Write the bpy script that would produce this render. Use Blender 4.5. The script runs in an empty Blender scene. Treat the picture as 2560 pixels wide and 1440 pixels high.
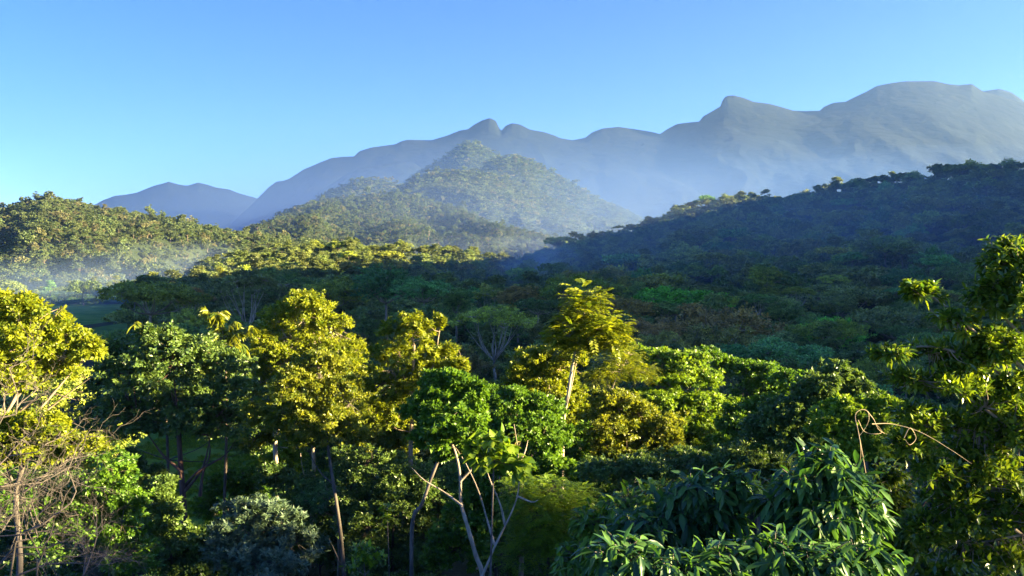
import bpy, math, random
import numpy as np
from mathutils import Vector

rng = np.random.default_rng(7)
random.seed(7)
R = math.radians

# ------------------------------------------------------------------ camera, world, sun, exposure
EYE = 22.0
F = 2217.0                       # focal length in photo pixels (2560 wide)
PITCH = math.atan(-70.0 / F)     # horizon at photo row 650
scn = bpy.context.scene
col = scn.collection
cam_d = bpy.data.cameras.new('camera')
cam = bpy.data.objects.new('camera', cam_d)
col.objects.link(cam)
cam.location = (0, 0, EYE)
cam.rotation_euler = (R(90) + PITCH, 0, 0)
cam_d.sensor_width = 36
cam_d.lens = 36 * F / 2560
cam_d.clip_start = 0.1
cam_d.clip_end = 40000
scn.camera = cam

SUN_AZ, SUN_EL = 99.0, 13.0      # degrees right of the view, degrees above the horizon
w = bpy.data.worlds.new('World')
scn.world = w
w.use_nodes = True
nt = w.node_tree
nt.nodes.clear()
wo = nt.nodes.new('ShaderNodeOutputWorld')
bg = nt.nodes.new('ShaderNodeBackground')
sky = nt.nodes.new('ShaderNodeTexSky')
sky.sky_type = 'NISHITA'
sky.sun_disc = False
sky.sun_elevation = R(SUN_EL)
sky.sun_rotation = R(SUN_AZ)
sky.air_density = 1.0
sky.dust_density = 2.2
sky.altitude = 3200
sky.ozone_density = 3.5
hs = nt.nodes.new('ShaderNodeHueSaturation')
hs.inputs['Saturation'].default_value = 1.2
hs.inputs['Value'].default_value = 0.72
hs.inputs['Hue'].default_value = 0.522
nt.links.new(sky.outputs[0], hs.inputs['Color'])
nt.links.new(hs.outputs[0], bg.inputs[0])
bg.inputs[1].default_value = 0.052
nt.links.new(bg.outputs[0], wo.inputs[0])

sd = bpy.data.lights.new('sun', 'SUN')
sd.energy = 4.5
sd.angle = R(0.5)
sd.color = (1.0, 0.785, 0.43)
sun = bpy.data.objects.new('sun', sd)
col.objects.link(sun)
SV = Vector((math.sin(R(SUN_AZ)) * math.cos(R(SUN_EL)), math.cos(R(SUN_AZ)) * math.cos(R(SUN_EL)), math.sin(R(SUN_EL))))
sun.rotation_euler = SV.to_track_quat('Z', 'Y').to_euler()

scn.view_settings.view_transform = 'Standard'
scn.view_settings.look = 'None'
scn.view_settings.gamma = 1
scn.view_settings.use_curve_mapping = False
scn.view_settings.exposure = 3.55
scn.render.engine = 'CYCLES'
cy = scn.cycles
cy.max_bounces = 10
cy.diffuse_bounces = 6
cy.glossy_bounces = 1
cy.transmission_bounces = 5
cy.volume_bounces = 1
cy.transparent_max_bounces = 4
cy.use_denoising = True
cy.denoiser = 'OPENIMAGEDENOISE'
cy.denoising_input_passes = 'RGB_ALBEDO_NORMAL'
cy.sample_clamp_indirect = 6
cy.caustics_reflective = False
cy.caustics_refractive = False
HAZE = 0.00006

# ------------------------------------------------------------------ helpers
def pt(px, py, Y):
    """world point that photo pixel (px, py) shows at depth Y metres north of the camera"""
    u, v = (px - 1280) / F, (720 - py) / F
    c, s = math.cos(PITCH), math.sin(PITCH)
    dy, dz = c - v * s, s + v * c
    k = Y / dy
    return np.array((u * k, Y, EYE + dz * k))

def px_of(x, y, z):
    c, s = math.cos(PITCH), math.sin(PITCH)
    f = y * c + (z - EYE) * s
    up = -y * s + (z - EYE) * c
    return 1280 + F * x / f, 720 - F * up / f

def _hash(ix, iy, seed):
    h = (ix * 374761393 + iy * 668265263 + seed * 1274126177) & 0xffffffff
    h = ((h ^ (h >> 13)) * 1274126177) & 0xffffffff
    return ((h ^ (h >> 16)) & 0xffff) / 65535.0

def vnoise(x, y, seed=0):
    x = np.asarray(x, float); y = np.asarray(y, float)
    ix = np.floor(x).astype(np.int64); iy = np.floor(y).astype(np.int64)
    fx = x - ix; fy = y - iy
    fx = fx * fx * (3 - 2 * fx); fy = fy * fy * (3 - 2 * fy)
    a = _hash(ix, iy, seed); b = _hash(ix + 1, iy, seed)
    c = _hash(ix, iy + 1, seed); d = _hash(ix + 1, iy + 1, seed)
    return (a * (1 - fx) + b * fx) * (1 - fy) + (c * (1 - fx) + d * fx) * fy

def fbm(x, y, seed=0, octaves=4):
    t = 0; a = 0.5; f = 1.0
    for o in range(octaves):
        t = t + a * (vnoise(np.asarray(x) * f, np.asarray(y) * f, seed + o) - 0.5) * 2
        a *= 0.5; f *= 2.03
    return t

def np_mesh(name, V, faces_v, sizes, tone=None, smooth=False, mats=(), mat_idx=None):
    """faces_v flat vertex indices, sizes = vertices per face"""
    me = bpy.data.meshes.new(name)
    V = np.ascontiguousarray(V, dtype=np.float32)
    me.vertices.add(len(V))
    me.vertices.foreach_set('co', V.ravel())
    fv = np.ascontiguousarray(faces_v, dtype=np.int32).ravel()
    n = len(fv) // sizes
    me.loops.add(len(fv))
    me.loops.foreach_set('vertex_index', fv)
    me.polygons.add(n)
    me.polygons.foreach_set('loop_start', np.arange(n, dtype=np.int32) * sizes)
    me.polygons.foreach_set('loop_total', np.full(n, sizes, dtype=np.int32))
    if smooth:
        me.polygons.foreach_set('use_smooth', np.ones(n, dtype=bool))
    for m in mats:
        me.materials.append(m)
    if mat_idx is not None:
        me.polygons.foreach_set('material_index', np.ascontiguousarray(mat_idx, dtype=np.int32))
    me.update(calc_edges=True)
    if tone is not None:
        at = me.attributes.new('tone', 'FLOAT', 'POINT')
        at.data.foreach_set('value', np.ascontiguousarray(tone, dtype=np.float32))
    return me

def nrm(a):
    return a / (np.linalg.norm(a, axis=-1, keepdims=True) + 1e-9)

def leaves_arrays(P, D, N, L, W, tone, detail=0, fold=0.18, droop=0.0):
    """arrays of leaves: P base, D long axis, N blade normal"""
    n = len(P)
    D = nrm(D); S = nrm(np.cross(N, D)); N = np.cross(D, S)
    L = np.broadcast_to(np.asarray(L, float), (n,))[:, None]
    W = np.broadcast_to(np.asarray(W, float), (n,))[:, None]
    if detail == 0:
        V = np.stack([P, P + D * L * .45 + S * W * .5 + N * W * fold,
                      P + D * L, P + D * L * .45 - S * W * .5 + N * W * fold], 1)
        T = np.array([[0, 1, 2], [0, 2, 3]])
    else:
        g = np.array([0, 0, 1.0])
        def mid(t):
            return P + D * L * t - g * L * droop * t * t
        V = np.stack([mid(0), mid(.22) + S * W * .36 + N * W * fold, mid(.55) + S * W * .5 + N * W * fold,
                      mid(.84) + S * W * .24 + N * W * fold * .5, mid(1.0),
                      mid(.84) - S * W * .24 + N * W * fold * .5, mid(.55) - S * W * .5 + N * W * fold,
                      mid(.22) - S * W * .36 + N * W * fold, mid(.55)], 1)
        T = np.array([[0, 1, 8], [1, 2, 8], [2, 3, 8], [3, 4, 8], [4, 5, 8], [5, 6, 8], [6, 7, 8], [7, 0, 8]])
    k = V.shape[1]
    idx = (np.arange(n)[:, None, None] * k + T[None]).reshape(-1, 3)
    return V.reshape(-1, 3), idx, np.repeat(tone, k)

def segs_arrays(P0, P1, r0, r1, sides=4):
    n = len(P0)
    A = nrm(P1 - P0)
    ref = np.where(np.abs(A[:, 2:3]) > .9, np.array([[1.0, 0, 0]]), np.array([[0, 0, 1.0]]))
    U = nrm(np.cross(A, ref)); Wv = np.cross(A, U)
    a = np.arange(sides) * 2 * math.pi / sides
    ring = U[:, None] * np.cos(a)[None, :, None] + Wv[:, None] * np.sin(a)[None, :, None]
    r0 = np.broadcast_to(np.asarray(r0, float), (n,))[:, None, None]
    r1 = np.broadcast_to(np.asarray(r1, float), (n,))[:, None, None]
    V = np.concatenate([P0[:, None] + ring * r0, P1[:, None] + ring * r1], 1)
    i = np.arange(sides); j = (i + 1) % sides
    q = np.stack([i, j, j + sides, i + sides], 1)
    idx = (np.arange(n)[:, None, None] * 2 * sides + q[None]).reshape(-1, 4)
    return V.reshape(-1, 3), idx

class Wood:
    """collects tubes; build() makes one mesh"""
    def __init__(s): s.P0 = []; s.P1 = []; s.r0 = []; s.r1 = []; s.V = []; s.I = []; s.n = 0
    def segs(s, P0, P1, r0, r1, sides=4):
        if len(P0) == 0: return
        V, I = segs_arrays(np.asarray(P0, float), np.asarray(P1, float), r0, r1, sides)
        s.V.append(V); s.I.append(I + s.n); s.n += len(V)
    def path(s, pts, r0, r1, sides=7, sub=5, wob=0.0):
        """smooth tube through points (catmull-rom), rings shared"""
        p = np.asarray(pts, float)
        if len(p) > 2:
            q = np.vstack([2 * p[0] - p[1], p, 2 * p[-1] - p[-2]])
            out = []
            for i in range(1, len(q) - 2):
                for t in np.linspace(0, 1, sub, endpoint=False):
                    a, b, c, d = q[i - 1], q[i], q[i + 1], q[i + 2]
                    out.append(.5 * ((2 * b) + (c - a) * t + (2 * a - 5 * b + 4 * c - d) * t * t + (3 * b - a - 3 * c + d) * t ** 3))
            out.append(q[-2]); p = np.array(out)
        n = len(p)
        if wob: p[1:-1] += rng.normal(0, wob, (n - 2, 3))
        rad = np.linspace(0, 1, n); rad = r0 + (r1 - r0) * rad ** .8
        rad = rad * (1 + rng.uniform(-.09, .09, n))
        A = nrm(np.gradient(p, axis=0))
        ref = np.array([.31, .9, .1]); U = nrm(np.cross(A, ref)); Wv = np.cross(A, U)
        a = np.arange(sides) * 2 * math.pi / sides
        V = (p[:, None] + (U[:, None] * np.cos(a)[None, :, None] + Wv[:, None] * np.sin(a)[None, :, None]) * rad[:, None, None])
        i = np.arange(sides); j = (i + 1) % sides
        q = np.stack([i, j, j + sides, i + sides], 1)
        I = (np.arange(n - 1)[:, None, None] * sides + q[None]).reshape(-1, 4)
        s.V.append(V.reshape(-1, 3)); s.I.append(I + s.n); s.n += n * sides
        return p
    def curved(s, P0, P1, r0, r1, bend=.12, sides=4, k=3):
        """batch of slightly bent twigs"""
        P0 = np.asarray(P0, float); P1 = np.asarray(P1, float)
        if len(P0) == 0: return
        ln = np.linalg.norm(P1 - P0, axis=1, keepdims=True)
        off = rng.normal(0, 1, P0.shape) * ln * bend
        off[:, 2] -= ln[:, 0] * bend * .6
        pr = P0
        for i in range(1, k + 1):
            t = i / k
            q = P0 + (P1 - P0) * t + off * 4 * t * (1 - t) * .7 + (rng.normal(0, 1, P0.shape) * ln * .02 if i < k else 0)
            a = r0 + (r1 - r0) * (i - 1) / k; b = r0 + (r1 - r0) * t
            s.segs(pr, q, a, b, sides)
            pr = q
    def mesh(s, name, mat):
        return np_mesh(name, np.vstack(s.V), np.vstack(s.I), 4, smooth=True, mats=[mat])

def link(name, me, parent=None, loc=None, **props):
    o = bpy.data.objects.new(name, me)
    col.objects.link(o)
    if parent is not None: o.parent = parent
    if loc is not None: o.location = loc
    for k, v in props.items(): o[k] = v
    return o

def thing(name, label, cat, loc=(0, 0, 0), group=None):
    o = bpy.data.objects.new(name, None)
    col.objects.link(o)
    o.empty_display_size = .5
    o.location = loc
    o['label'] = label; o['category'] = cat
    if group: o['group'] = group
    return o

# ------------------------------------------------------------------ materials
def new_mat(name):
    m = bpy.data.materials.new(name); m.use_nodes = True
    m.node_tree.nodes.clear()
    return m, m.node_tree.nodes, m.node_tree.links

def leaf_mat(name, c_dark, c_light, c_accent=None, accent=0.0, trans=.38, rough=.42, use_obj=False, spec=.4, trans_col=(1.25, 1.2, .55)):
    """leaf blade: tone attribute picks between two greens, noise patches and per-object variation on top"""
    m, n, l = new_mat(name)
    out = n.new('ShaderNodeOutputMaterial')
    at = n.new('ShaderNodeAttribute'); at.attribute_name = 'tone'
    mix = n.new('ShaderNodeMix'); mix.data_type = 'RGBA'
    mix.inputs[6].default_value = (*c_dark, 1); mix.inputs[7].default_value = (*c_light, 1)
    l.new(at.outputs['Fac'], mix.inputs[0])
    res = mix.outputs[2]
    oi = n.new('ShaderNodeObjectInfo')
    if c_accent:
        gt = n.new('ShaderNodeMath'); gt.operation = 'LESS_THAN'; gt.inputs[1].default_value = accent
        l.new(oi.outputs['Random'] if use_obj else at.outputs['Fac'], gt.inputs[0])
        m2 = n.new('ShaderNodeMix'); m2.data_type = 'RGBA'
        l.new(gt.outputs[0], m2.inputs[0]); l.new(res, m2.inputs[6]); m2.inputs[7].default_value = (*c_accent, 1)
        res = m2.outputs[2]
    if use_obj == 'color':
        m3 = n.new('ShaderNodeMix'); m3.data_type = 'RGBA'; m3.blend_type = 'MULTIPLY'; m3.inputs[0].default_value = 1
        l.new(res, m3.inputs[6]); l.new(oi.outputs['Color'], m3.inputs[7]); res = m3.outputs[2]
    if use_obj:
        mr = n.new('ShaderNodeMapRange'); mr.inputs[3].default_value = .62; mr.inputs[4].default_value = 1.4
        ml = n.new('ShaderNodeMath'); ml.operation = 'MULTIPLY'; ml.inputs[1].default_value = 17.31
        fr = n.new('ShaderNodeMath'); fr.operation = 'FRACT'
        l.new(oi.outputs['Random'], ml.inputs[0]); l.new(ml.outputs[0], fr.inputs[0]); l.new(fr.outputs[0], mr.inputs[0])
        hsv = n.new('ShaderNodeHueSaturation')
        l.new(mr.outputs[0], hsv.inputs['Value'])
        h2 = n.new('ShaderNodeMapRange'); h2.inputs[3].default_value = .494; h2.inputs[4].default_value = .52
        l.new(oi.outputs['Random'], h2.inputs[0]); l.new(h2.outputs[0], hsv.inputs['Hue'])
        l.new(res, hsv.inputs['Color']); res = hsv.outputs[0]
    pb = n.new('ShaderNodeBsdfPrincipled')
    pb.inputs['Roughness'].default_value = rough
    pb.inputs['Specular IOR Level'].default_value = spec
    l.new(res, pb.inputs['Base Color'])
    tr = n.new('ShaderNodeBsdfTranslucent')
    tm = n.new('ShaderNodeMix'); tm.data_type = 'RGBA'; tm.blend_type = 'MULTIPLY'; tm.inputs[0].default_value = 1
    tm.inputs[7].default_value = (*trans_col, 1)
    l.new(res, tm.inputs[6]); l.new(tm.outputs[2], tr.inputs[0])
    ms = n.new('ShaderNodeMixShader'); ms.inputs[0].default_value = trans
    l.new(pb.outputs[0], ms.inputs[1]); l.new(tr.outputs[0], ms.inputs[2])
    l.new(ms.outputs[0], out.inputs[0])
    return m

def bark_mat(name, c1, c2, scale=6.0, rough=.85):
    m, n, l = new_mat(name)
    out = n.new('ShaderNodeOutputMaterial')
    tc = n.new('ShaderNodeTexCoord')
    mp = n.new('ShaderNodeMapping'); mp.inputs['Scale'].default_value = (1, 1, .3)
    nz = n.new('ShaderNodeTexNoise'); nz.inputs['Scale'].default_value = scale; nz.inputs['Detail'].default_value = 6
    cr = n.new('ShaderNodeValToRGB')
    cr.color_ramp.elements[0].position = .35; cr.color_ramp.elements[0].color = (*c1, 1)
    cr.color_ramp.elements[1].position = .65; cr.color_ramp.elements[1].color = (*c2, 1)
    l.new(tc.outputs['Object'], mp.inputs[0]); l.new(mp.outputs[0], nz.inputs[0]); l.new(nz.outputs[0], cr.inputs[0])
    pb = n.new('ShaderNodeBsdfPrincipled'); pb.inputs['Roughness'].default_value = rough
    bp = n.new('ShaderNodeBump'); bp.inputs['Strength'].default_value = .5; bp.inputs['Distance'].default_value = .02
    l.new(nz.outputs[0], bp.inputs['Height']); l.new(bp.outputs[0], pb.inputs['Normal'])
    l.new(cr.outputs[0], pb.inputs['Base Color']); l.new(pb.outputs[0], out.inputs[0])
    return m

def ground_mat(name, stops, scale, detail=8, bump=0.0, bump_scale=.1, bdist=1.0):
    m, n, l = new_mat(name)
    out = n.new('ShaderNodeOutputMaterial')
    tc = n.new('ShaderNodeTexCoord')
    nz = n.new('ShaderNodeTexNoise'); nz.inputs['Scale'].default_value = scale; nz.inputs['Detail'].default_value = detail
    nz.inputs['Roughness'].default_value = .65
    cr = n.new('ShaderNodeValToRGB')
    while len(cr.color_ramp.elements) < len(stops): cr.color_ramp.elements.new(.5)
    for e, (p, c) in zip(cr.color_ramp.elements, stops):
        e.position = p; e.color = (*c, 1)
    l.new(tc.outputs['Object'], nz.inputs[0]); l.new(nz.outputs[0], cr.inputs[0])
    pb = n.new('ShaderNodeBsdfPrincipled'); pb.inputs['Roughness'].default_value = .95
    pb.inputs['Specular IOR Level'].default_value = .1
    l.new(cr.outputs[0], pb.inputs['Base Color'])
    if bump:
        n2 = n.new('ShaderNodeTexNoise'); n2.inputs['Scale'].default_value = bump_scale; n2.inputs['Detail'].default_value = 6
        l.new(tc.outputs['Object'], n2.inputs[0])
        bp = n.new('ShaderNodeBump'); bp.inputs['Strength'].default_value = bump; bp.inputs['Distance'].default_value = bdist
        l.new(n2.outputs[0], bp.inputs['Height']); l.new(bp.outputs[0], pb.inputs['Normal'])
    l.new(pb.outputs[0], out.inputs[0])
    return m

M = {}
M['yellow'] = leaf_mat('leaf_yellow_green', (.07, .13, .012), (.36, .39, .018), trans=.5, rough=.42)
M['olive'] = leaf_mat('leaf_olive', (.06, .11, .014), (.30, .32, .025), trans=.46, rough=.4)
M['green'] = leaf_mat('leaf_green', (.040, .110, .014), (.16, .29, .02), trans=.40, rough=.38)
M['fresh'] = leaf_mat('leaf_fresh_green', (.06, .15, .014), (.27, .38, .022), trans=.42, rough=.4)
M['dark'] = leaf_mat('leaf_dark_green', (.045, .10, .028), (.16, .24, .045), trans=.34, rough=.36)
M['glossy'] = leaf_mat('leaf_glossy', (.045, .11, .014), (.22, .30, .02), trans=.46, rough=.26, spec=.6)
M['silver'] = leaf_mat('leaf_silver', (.05, .10, .05), (.15, .22, .12), trans=.25, rough=.5)
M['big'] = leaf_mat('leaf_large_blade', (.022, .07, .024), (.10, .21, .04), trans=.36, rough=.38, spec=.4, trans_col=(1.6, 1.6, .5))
M['mid'] = leaf_mat('leaf_mid_forest', (.032, .062, .020), (.34, .39, .095), trans=.3, rough=.5, use_obj='color')
M['far'] = leaf_mat('leaf_far_forest', (.05, .09, .032), (.17, .20, .062), c_accent=(.18, .185, .08), accent=.12, trans=.3, rough=.6, use_obj='inst')
M['under'] = leaf_mat('leaf_undergrowth', (.035, .08, .02), (.12, .20, .035), trans=.32, rough=.45, use_obj='inst')
M['bark_pale'] = bark_mat('bark_pale', (.22, .18, .12), (.44, .37, .27))
M['bark_tan'] = bark_mat('bark_tan', (.16, .12, .075), (.36, .28, .18))
M['bark_dark'] = bark_mat('bark_dark', (.05, .038, .028), (.12, .09, .065))
M['bark_red'] = bark_mat('bark_red', (.07, .035, .024), (.14, .075, .05))
M['bark_grey'] = bark_mat('bark_grey', (.07, .06, .045), (.16, .135, .105))
M['vine'] = bark_mat('vine_tan', (.26, .20, .11), (.42, .33, .19))
M['grass'] = ground_mat('meadow_grass', [(.36, (.06, .13, .02)), (.5, (.10, .21, .025)), (.62, (.16, .22, .05))], .11, detail=12, bump=.8, bump_scale=3, bdist=.4)
M['soil'] = ground_mat('forest_floor', [(.3, (.018, .026, .010)), (.6, (.035, .042, .016)), (.8, (.05, .045, .025))], .4, bump=.5, bump_scale=3, bdist=.3)
M['hill'] = ground_mat('hill_forest_floor', [(.3, (.020, .032, .012)), (.7, (.040, .052, .020))], .05, bump=.5, bump_scale=.2, bdist=3)
M['mount'] = ground_mat('mountain_forest', [(.34, (.006, .011, .010)), (.58, (.011, .018, .015)), (.78, (.020, .024, .021)), (.88, (.05, .045, .04))], .0032, detail=12, bump=.7, bump_scale=.016, bdist=20)

# ------------------------------------------------------------------ terrain
def smooth(a, b, t):
    t = np.clip((t - a) / (b - a), 0, 1); return t * t * (3 - 2 * t)

def ground_h(x, y):
    x = np.asarray(x, float); y = np.asarray(y, float)
    g = 16 * (1 - smooth(-12, 76, y))
    g = g + 1.0 * fbm(x * .05, y * .05, 3) * smooth(10, 40, y) * (1 - .8 * smooth(60, 80, y))
    return g

HILLS = []
def hill(name, label, Y0, crest, wf, wb, mat, spur=0.0, spur_len=200.0, tree_h=0.0, nx=150, ny=52, p=1.25, seed=1, Yk=0.0, pc=1.0):
    """a ridge seen from the south; crest = (column, row) of the photo's skyline of that ridge, at depth Y0 + Yk*(column-1280)"""
    cx = np.array([c[0] for c in crest], float); cyy = np.array([c[1] for c in crest], float)
    dcx = np.arange(cx[0], cx[-1], 4.0); kw = 101 if Y0 > 4000 else 15
    ker = np.hanning(kw + 2)[1:-1]; ker /= ker.sum()
    dsm = np.convolve(np.pad(np.interp(dcx, cx, cyy), kw // 2, mode='edge'), ker, mode='valid')
    def fn(x, y):
        x = np.asarray(x, float); y = np.asarray(y, float)
        col_ = 1280 + F * x / np.maximum(y, 1)
        Yc = Y0 + Yk * (np.clip(col_, cx[0], cx[-1]) - 1280)
        t0 = np.where(y < Yc, (Yc - y) / wf, (y - Yc) / wb)
        sm = np.clip(t0 / (.12 if Y0 > 4000 else .3), 0, 1)
        row = np.interp(col_, cx, cyy) * (1 - sm) + np.interp(col_, dcx, dsm) * sm
        zc = EYE + (650 - row) / F * Yc - tree_h
        edge = smooth(cx[0] - 10, cx[0] + 60, col_) * (1 - smooth(cx[-1] - 60, cx[-1] + 10, col_))
        t = np.where(y < Yc, (Yc - y) / wf, (y - Yc) / wb)
        tt = np.clip(t, 0, 1.25)
        prof = np.where(tt < 1, np.maximum(1 - tt, 0) ** p, -(tt - 1) * .6)
        z = (zc + 3) * prof - 3
        if spur:
            rdg = 1 - np.abs(fbm(x / spur_len, y / (spur_len * 2.4), seed, 4)) * 2.4
            z = z + spur * (rdg - .5) * np.clip(tt * 1.6, 0, 1) * np.clip((1.1 - tt) * 2, 0, 1) * np.clip(zc / 60, 0, 1)
        z = z * edge - 6 * (1 - edge)
        return np.where((y > Yc - wf * 1.25) & (y < Yc + wb * 1.25) & (col_ > cx[0] - 10) & (col_ < cx[-1] + 10), z, -8)
    cols = np.linspace(cx[0], cx[-1], nx)
    tf = np.linspace(0, 1, ny)
    C, T = np.meshgrid(cols, tf)
    Yc = Y0 + Yk * (C - 1280)
    Ya = Yc - wf * 1.12; Yb = Yc + wb * .9
    # denser rows about the crest
    yy = Ya + (Yb - Ya) * T
    k = (ny * 3) // 4
    yy[k] = Yc[k]
    yy = np.sort(yy, axis=0)
    xx = (C - 1280) / F * yy
    zz = fn(xx, yy)
    V = np.stack([xx, yy, zz], -1).reshape(-1, 3)
    i, j = np.meshgrid(np.arange(ny - 1), np.arange(nx - 1), indexing='ij')
    a = (i * nx + j).ravel()
    I = np.stack([a, a + 1, a + nx + 1, a + nx], 1)
    me = np_mesh(name, V, I, 4, smooth=True, mats=[mat])
    o = link(name, me, kind='structure', label=label)
    h = dict(fn=fn, Y0=Y0, Yk=Yk, wf=wf, c0=cx[0], c1=cx[-1], name=name, cx=cx, cy=cyy)
    HILLS.append(h)
    return h

mt = M['mount']
hill('mountain_range', 'distant low blue range on the left skyline', 6800,
     [(-900, 600), (-200, 560), (120, 540), (240, 512), (262, 500), (290, 490), (318, 487), (345, 482), (385, 466), (425, 455), (445, 461), (470, 465), (498, 457), (520, 462), (545, 470), (575, 474), (600, 484), (647, 497), (720, 530), (900, 600)],
     2600, 1500, mt, spur=35, spur_len=450, seed=11, nx=300)
hill('mountain_range', 'far pale dome behind the right shoulder of the main range', 6400,
     [(2300, 330), (2380, 270), (2430, 238), (2455, 230), (2490, 225), (2520, 233), (2545, 250), (2600, 290), (2800, 350)],
     2000, 1000, mt, spur=80, spur_len=700, seed=12, nx=80)
hill('mountain_range', 'main mountain range with rounded peaks under the blue sky', 5600,
     [(520, 640), (560, 580), (600, 540), (640, 503), (650, 492), (672, 470), (692, 455), (712, 452), (724, 448), (760, 425), (800, 408), (830, 396), (860, 393), (887, 392), (900, 379), (930, 370), (990, 362), (1003, 355), (1020, 351), (1080, 352), (1120, 340), (1150, 328), (1170, 325), (1185, 314), (1205, 303), (1225, 297), (1240, 304), (1248, 322), (1254, 328), (1264, 316), (1280, 310), (1300, 313), (1325, 326), (1360, 332), (1385, 340), (1400, 347), (1430, 352), (1462, 346), (1480, 332), (1505, 323), (1545, 319), (1600, 327), (1630, 332), (1648, 337), (1665, 325), (1690, 312), (1720, 308), (1745, 306), (1755, 293), (1775, 282), (1798, 268), (1803, 252), (1812, 243), (1830, 241), (1855, 247), (1880, 257), (1920, 262), (1950, 270), (1980, 279), (2010, 280), (2045, 279), (2055, 269), (2080, 259), (2108, 257), (2130, 246), (2160, 232), (2185, 218), (2220, 211), (2260, 206), (2330, 206), (2360, 213), (2390, 216), (2422, 213), (2436, 222), (2450, 231), (2500, 245), (2560, 264), (2660, 320), (2760, 380)],
     2600, 700, mt, spur=42, spur_len=300, seed=13, nx=520, ny=80, p=1.15)
hill('mountain', 'dim foothill ridge against the main range', 4700,
     [(700, 600), (800, 480), (880, 428), (940, 415), (1000, 404), (1035, 408), (1070, 430), (1140, 470), (1250, 520), (1400, 600)],
     1300, 500, mt, spur=90, spur_len=320, seed=14)
hill('mountain', 'hazy low ridge to the right of the forested peak', 4300,
     [(1250, 560), (1400, 478), (1500, 484), (1600, 492), (1700, 496), (1850, 500), (2100, 505), (2400, 520), (2700, 560)],
     1200, 600, mt, spur=60, spur_len=300, seed=15)
hl = M['hill']
hB1 = hill('hill', 'pointed forested peak in front of the main range', 3500,
     [(860, 620), (960, 500), (1040, 432), (1085, 405), (1110, 390), (1132, 373), (1150, 358), (1170, 350), (1190, 356), (1215, 368), (1250, 385), (1290, 410), (1380, 480), (1500, 560), (1600, 620)],
     1200, 500, hl, spur=90, spur_len=260, seed=16, tree_h=9)
hB1b = hill('hill', 'forested shoulder right of the pointed peak', 3100,
     [(1100, 560), (1180, 440), (1225, 398), (1260, 389), (1290, 387), (1320, 394), (1345, 406), (1385, 430), (1430, 460), (1480, 486), (1540, 512), (1600, 545), (1680, 580), (1800, 640)],
     1100, 400, hl, spur=100, spur_len=230, seed=17, tree_h=9)
hB1c = hill('hill', 'rounded forested hill left of the pointed peak', 3000,
     [(560, 660), (640, 590), (700, 548), (780, 502), (850, 465), (890, 450), (925, 442), (965, 447), (1010, 460), (1080, 480), (1200, 540), (1320, 620)],
     1000, 400, hl, spur=80, spur_len=230, seed=18, tree_h=9)
hB3 = hill('hill', 'lit forested lobe below the pointed peak', 2600,
     [(860, 600), (940, 500), (1000, 462), (1040, 438), (1090, 424), (1140, 420), (1200, 424), (1260, 440), (1330, 470), (1400, 505), (1480, 540), (1560, 566), (1640, 600), (1760, 660)],
     900, 350, hl, spur=110, spur_len=220, seed=19, tree_h=9)
hB2 = hill('hill', 'broad forested hill in the middle distance, shaded on its left flank', 1850,
     [(500, 690), (560, 630), (640, 575), (700, 537), (780, 506), (850, 494), (920, 486), (980, 479), (1030, 482), (1090, 497), (1150, 520), (1220, 548), (1290, 572), (1350, 588), (1420, 610), (1540, 660)],
     700, 300, hl, spur=100, spur_len=190, seed=20, tree_h=8)
hC = hill('hill', 'lit wooded hill at the left edge', 980,
     [(-900, 600), (-500, 560), (-200, 530), (-20, 515), (60, 500), (90, 490), (120, 487), (180, 494), (230, 506), (300, 517), (380, 530), (460, 545), (520, 562), (600, 578), (680, 590), (760, 604), (860, 622), (980, 660)],
     420, 200, hl, spur=38, spur_len=95, seed=21, tree_h=9)
hC2 = hill('hill', 'low wooded foothill under the left hill', 720,
     [(-700, 640), (-300, 630), (0, 640), (90, 648), (200, 634), (300, 640), (380, 655), (450, 680), (540, 715), (620, 760)],
     210, 130, hl, spur=8, spur_len=50, seed=22, tree_h=9)
hD = hill('hill', 'low wooded rise lit at its crest in the middle of the valley', 500,
     [(330, 770), (420, 715), (470, 680), (520, 650), (600, 628), (690, 612), (760, 606), (860, 610), (1000, 614), (1100, 618), (1180, 624), (1240, 640), (1320, 642), (1420, 640), (1560, 650), (1700, 680)],
     150, 150, hl, spur=6, spur_len=40, seed=23, tree_h=10, p=.9)
hE = hill('hill', 'dark wooded hillside on the right in the shade', 560,
     [(1150, 700), (1290, 655), (1350, 630), (1400, 592), (1450, 590), (1500, 584), (1560, 566), (1600, 556), (1660, 535), (1700, 515), (1760, 498), (1850, 484), (1930, 478), (1975, 500), (1990, 482), (2060, 462), (2150, 440), (2250, 436), (2330, 425), (2400, 406), (2480, 400), (2560, 408), (2800, 380), (3200, 400), (3600, 480)],
     300, 260, hl, spur=10, spur_len=60, seed=24, tree_h=11, p=1.0, Yk=-.06, nx=220)

# unseen bare hillside added right of the frame; crest shaped to shade the valley
SPINE = [(-200, 114), (10, 107), (15, 108), (19, 112), (23, 113), (28, 108.5), (33, 107), (37, 106), (45, 104), (52, 103), (62, 100.5), (72, 99.5), (84, 103), (105, 114), (125, 124), (150, 133), (200, 142), (300, 146), (365, 142), (400, 130), (430, 120), (470, 116), (490, 117), (508, 124), (530, 120), (560, 102), (600, 90), (760, 70)]
_SY = np.array([q[0] for q in SPINE], float) - math.tan(R(SUN_AZ - 90)) * 400; _SH = np.array([q[1] for q in SPINE], float)
def side_h(x, y):
    x = np.asarray(x, float); y = np.asarray(y, float)
    h = np.interp(y, _SY, _SH)
    wd = np.where(x > 400, 190, 62)
    out = (h + 8) * np.exp(-((x - 400) / wd) ** 2) - 8
    out = np.where((x < 225) | (y < -250) | (y > 800), -8, out)
    return out + 2.0 * fbm(x * .07, y * .07, 31, 4) * (out > 2)
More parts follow.
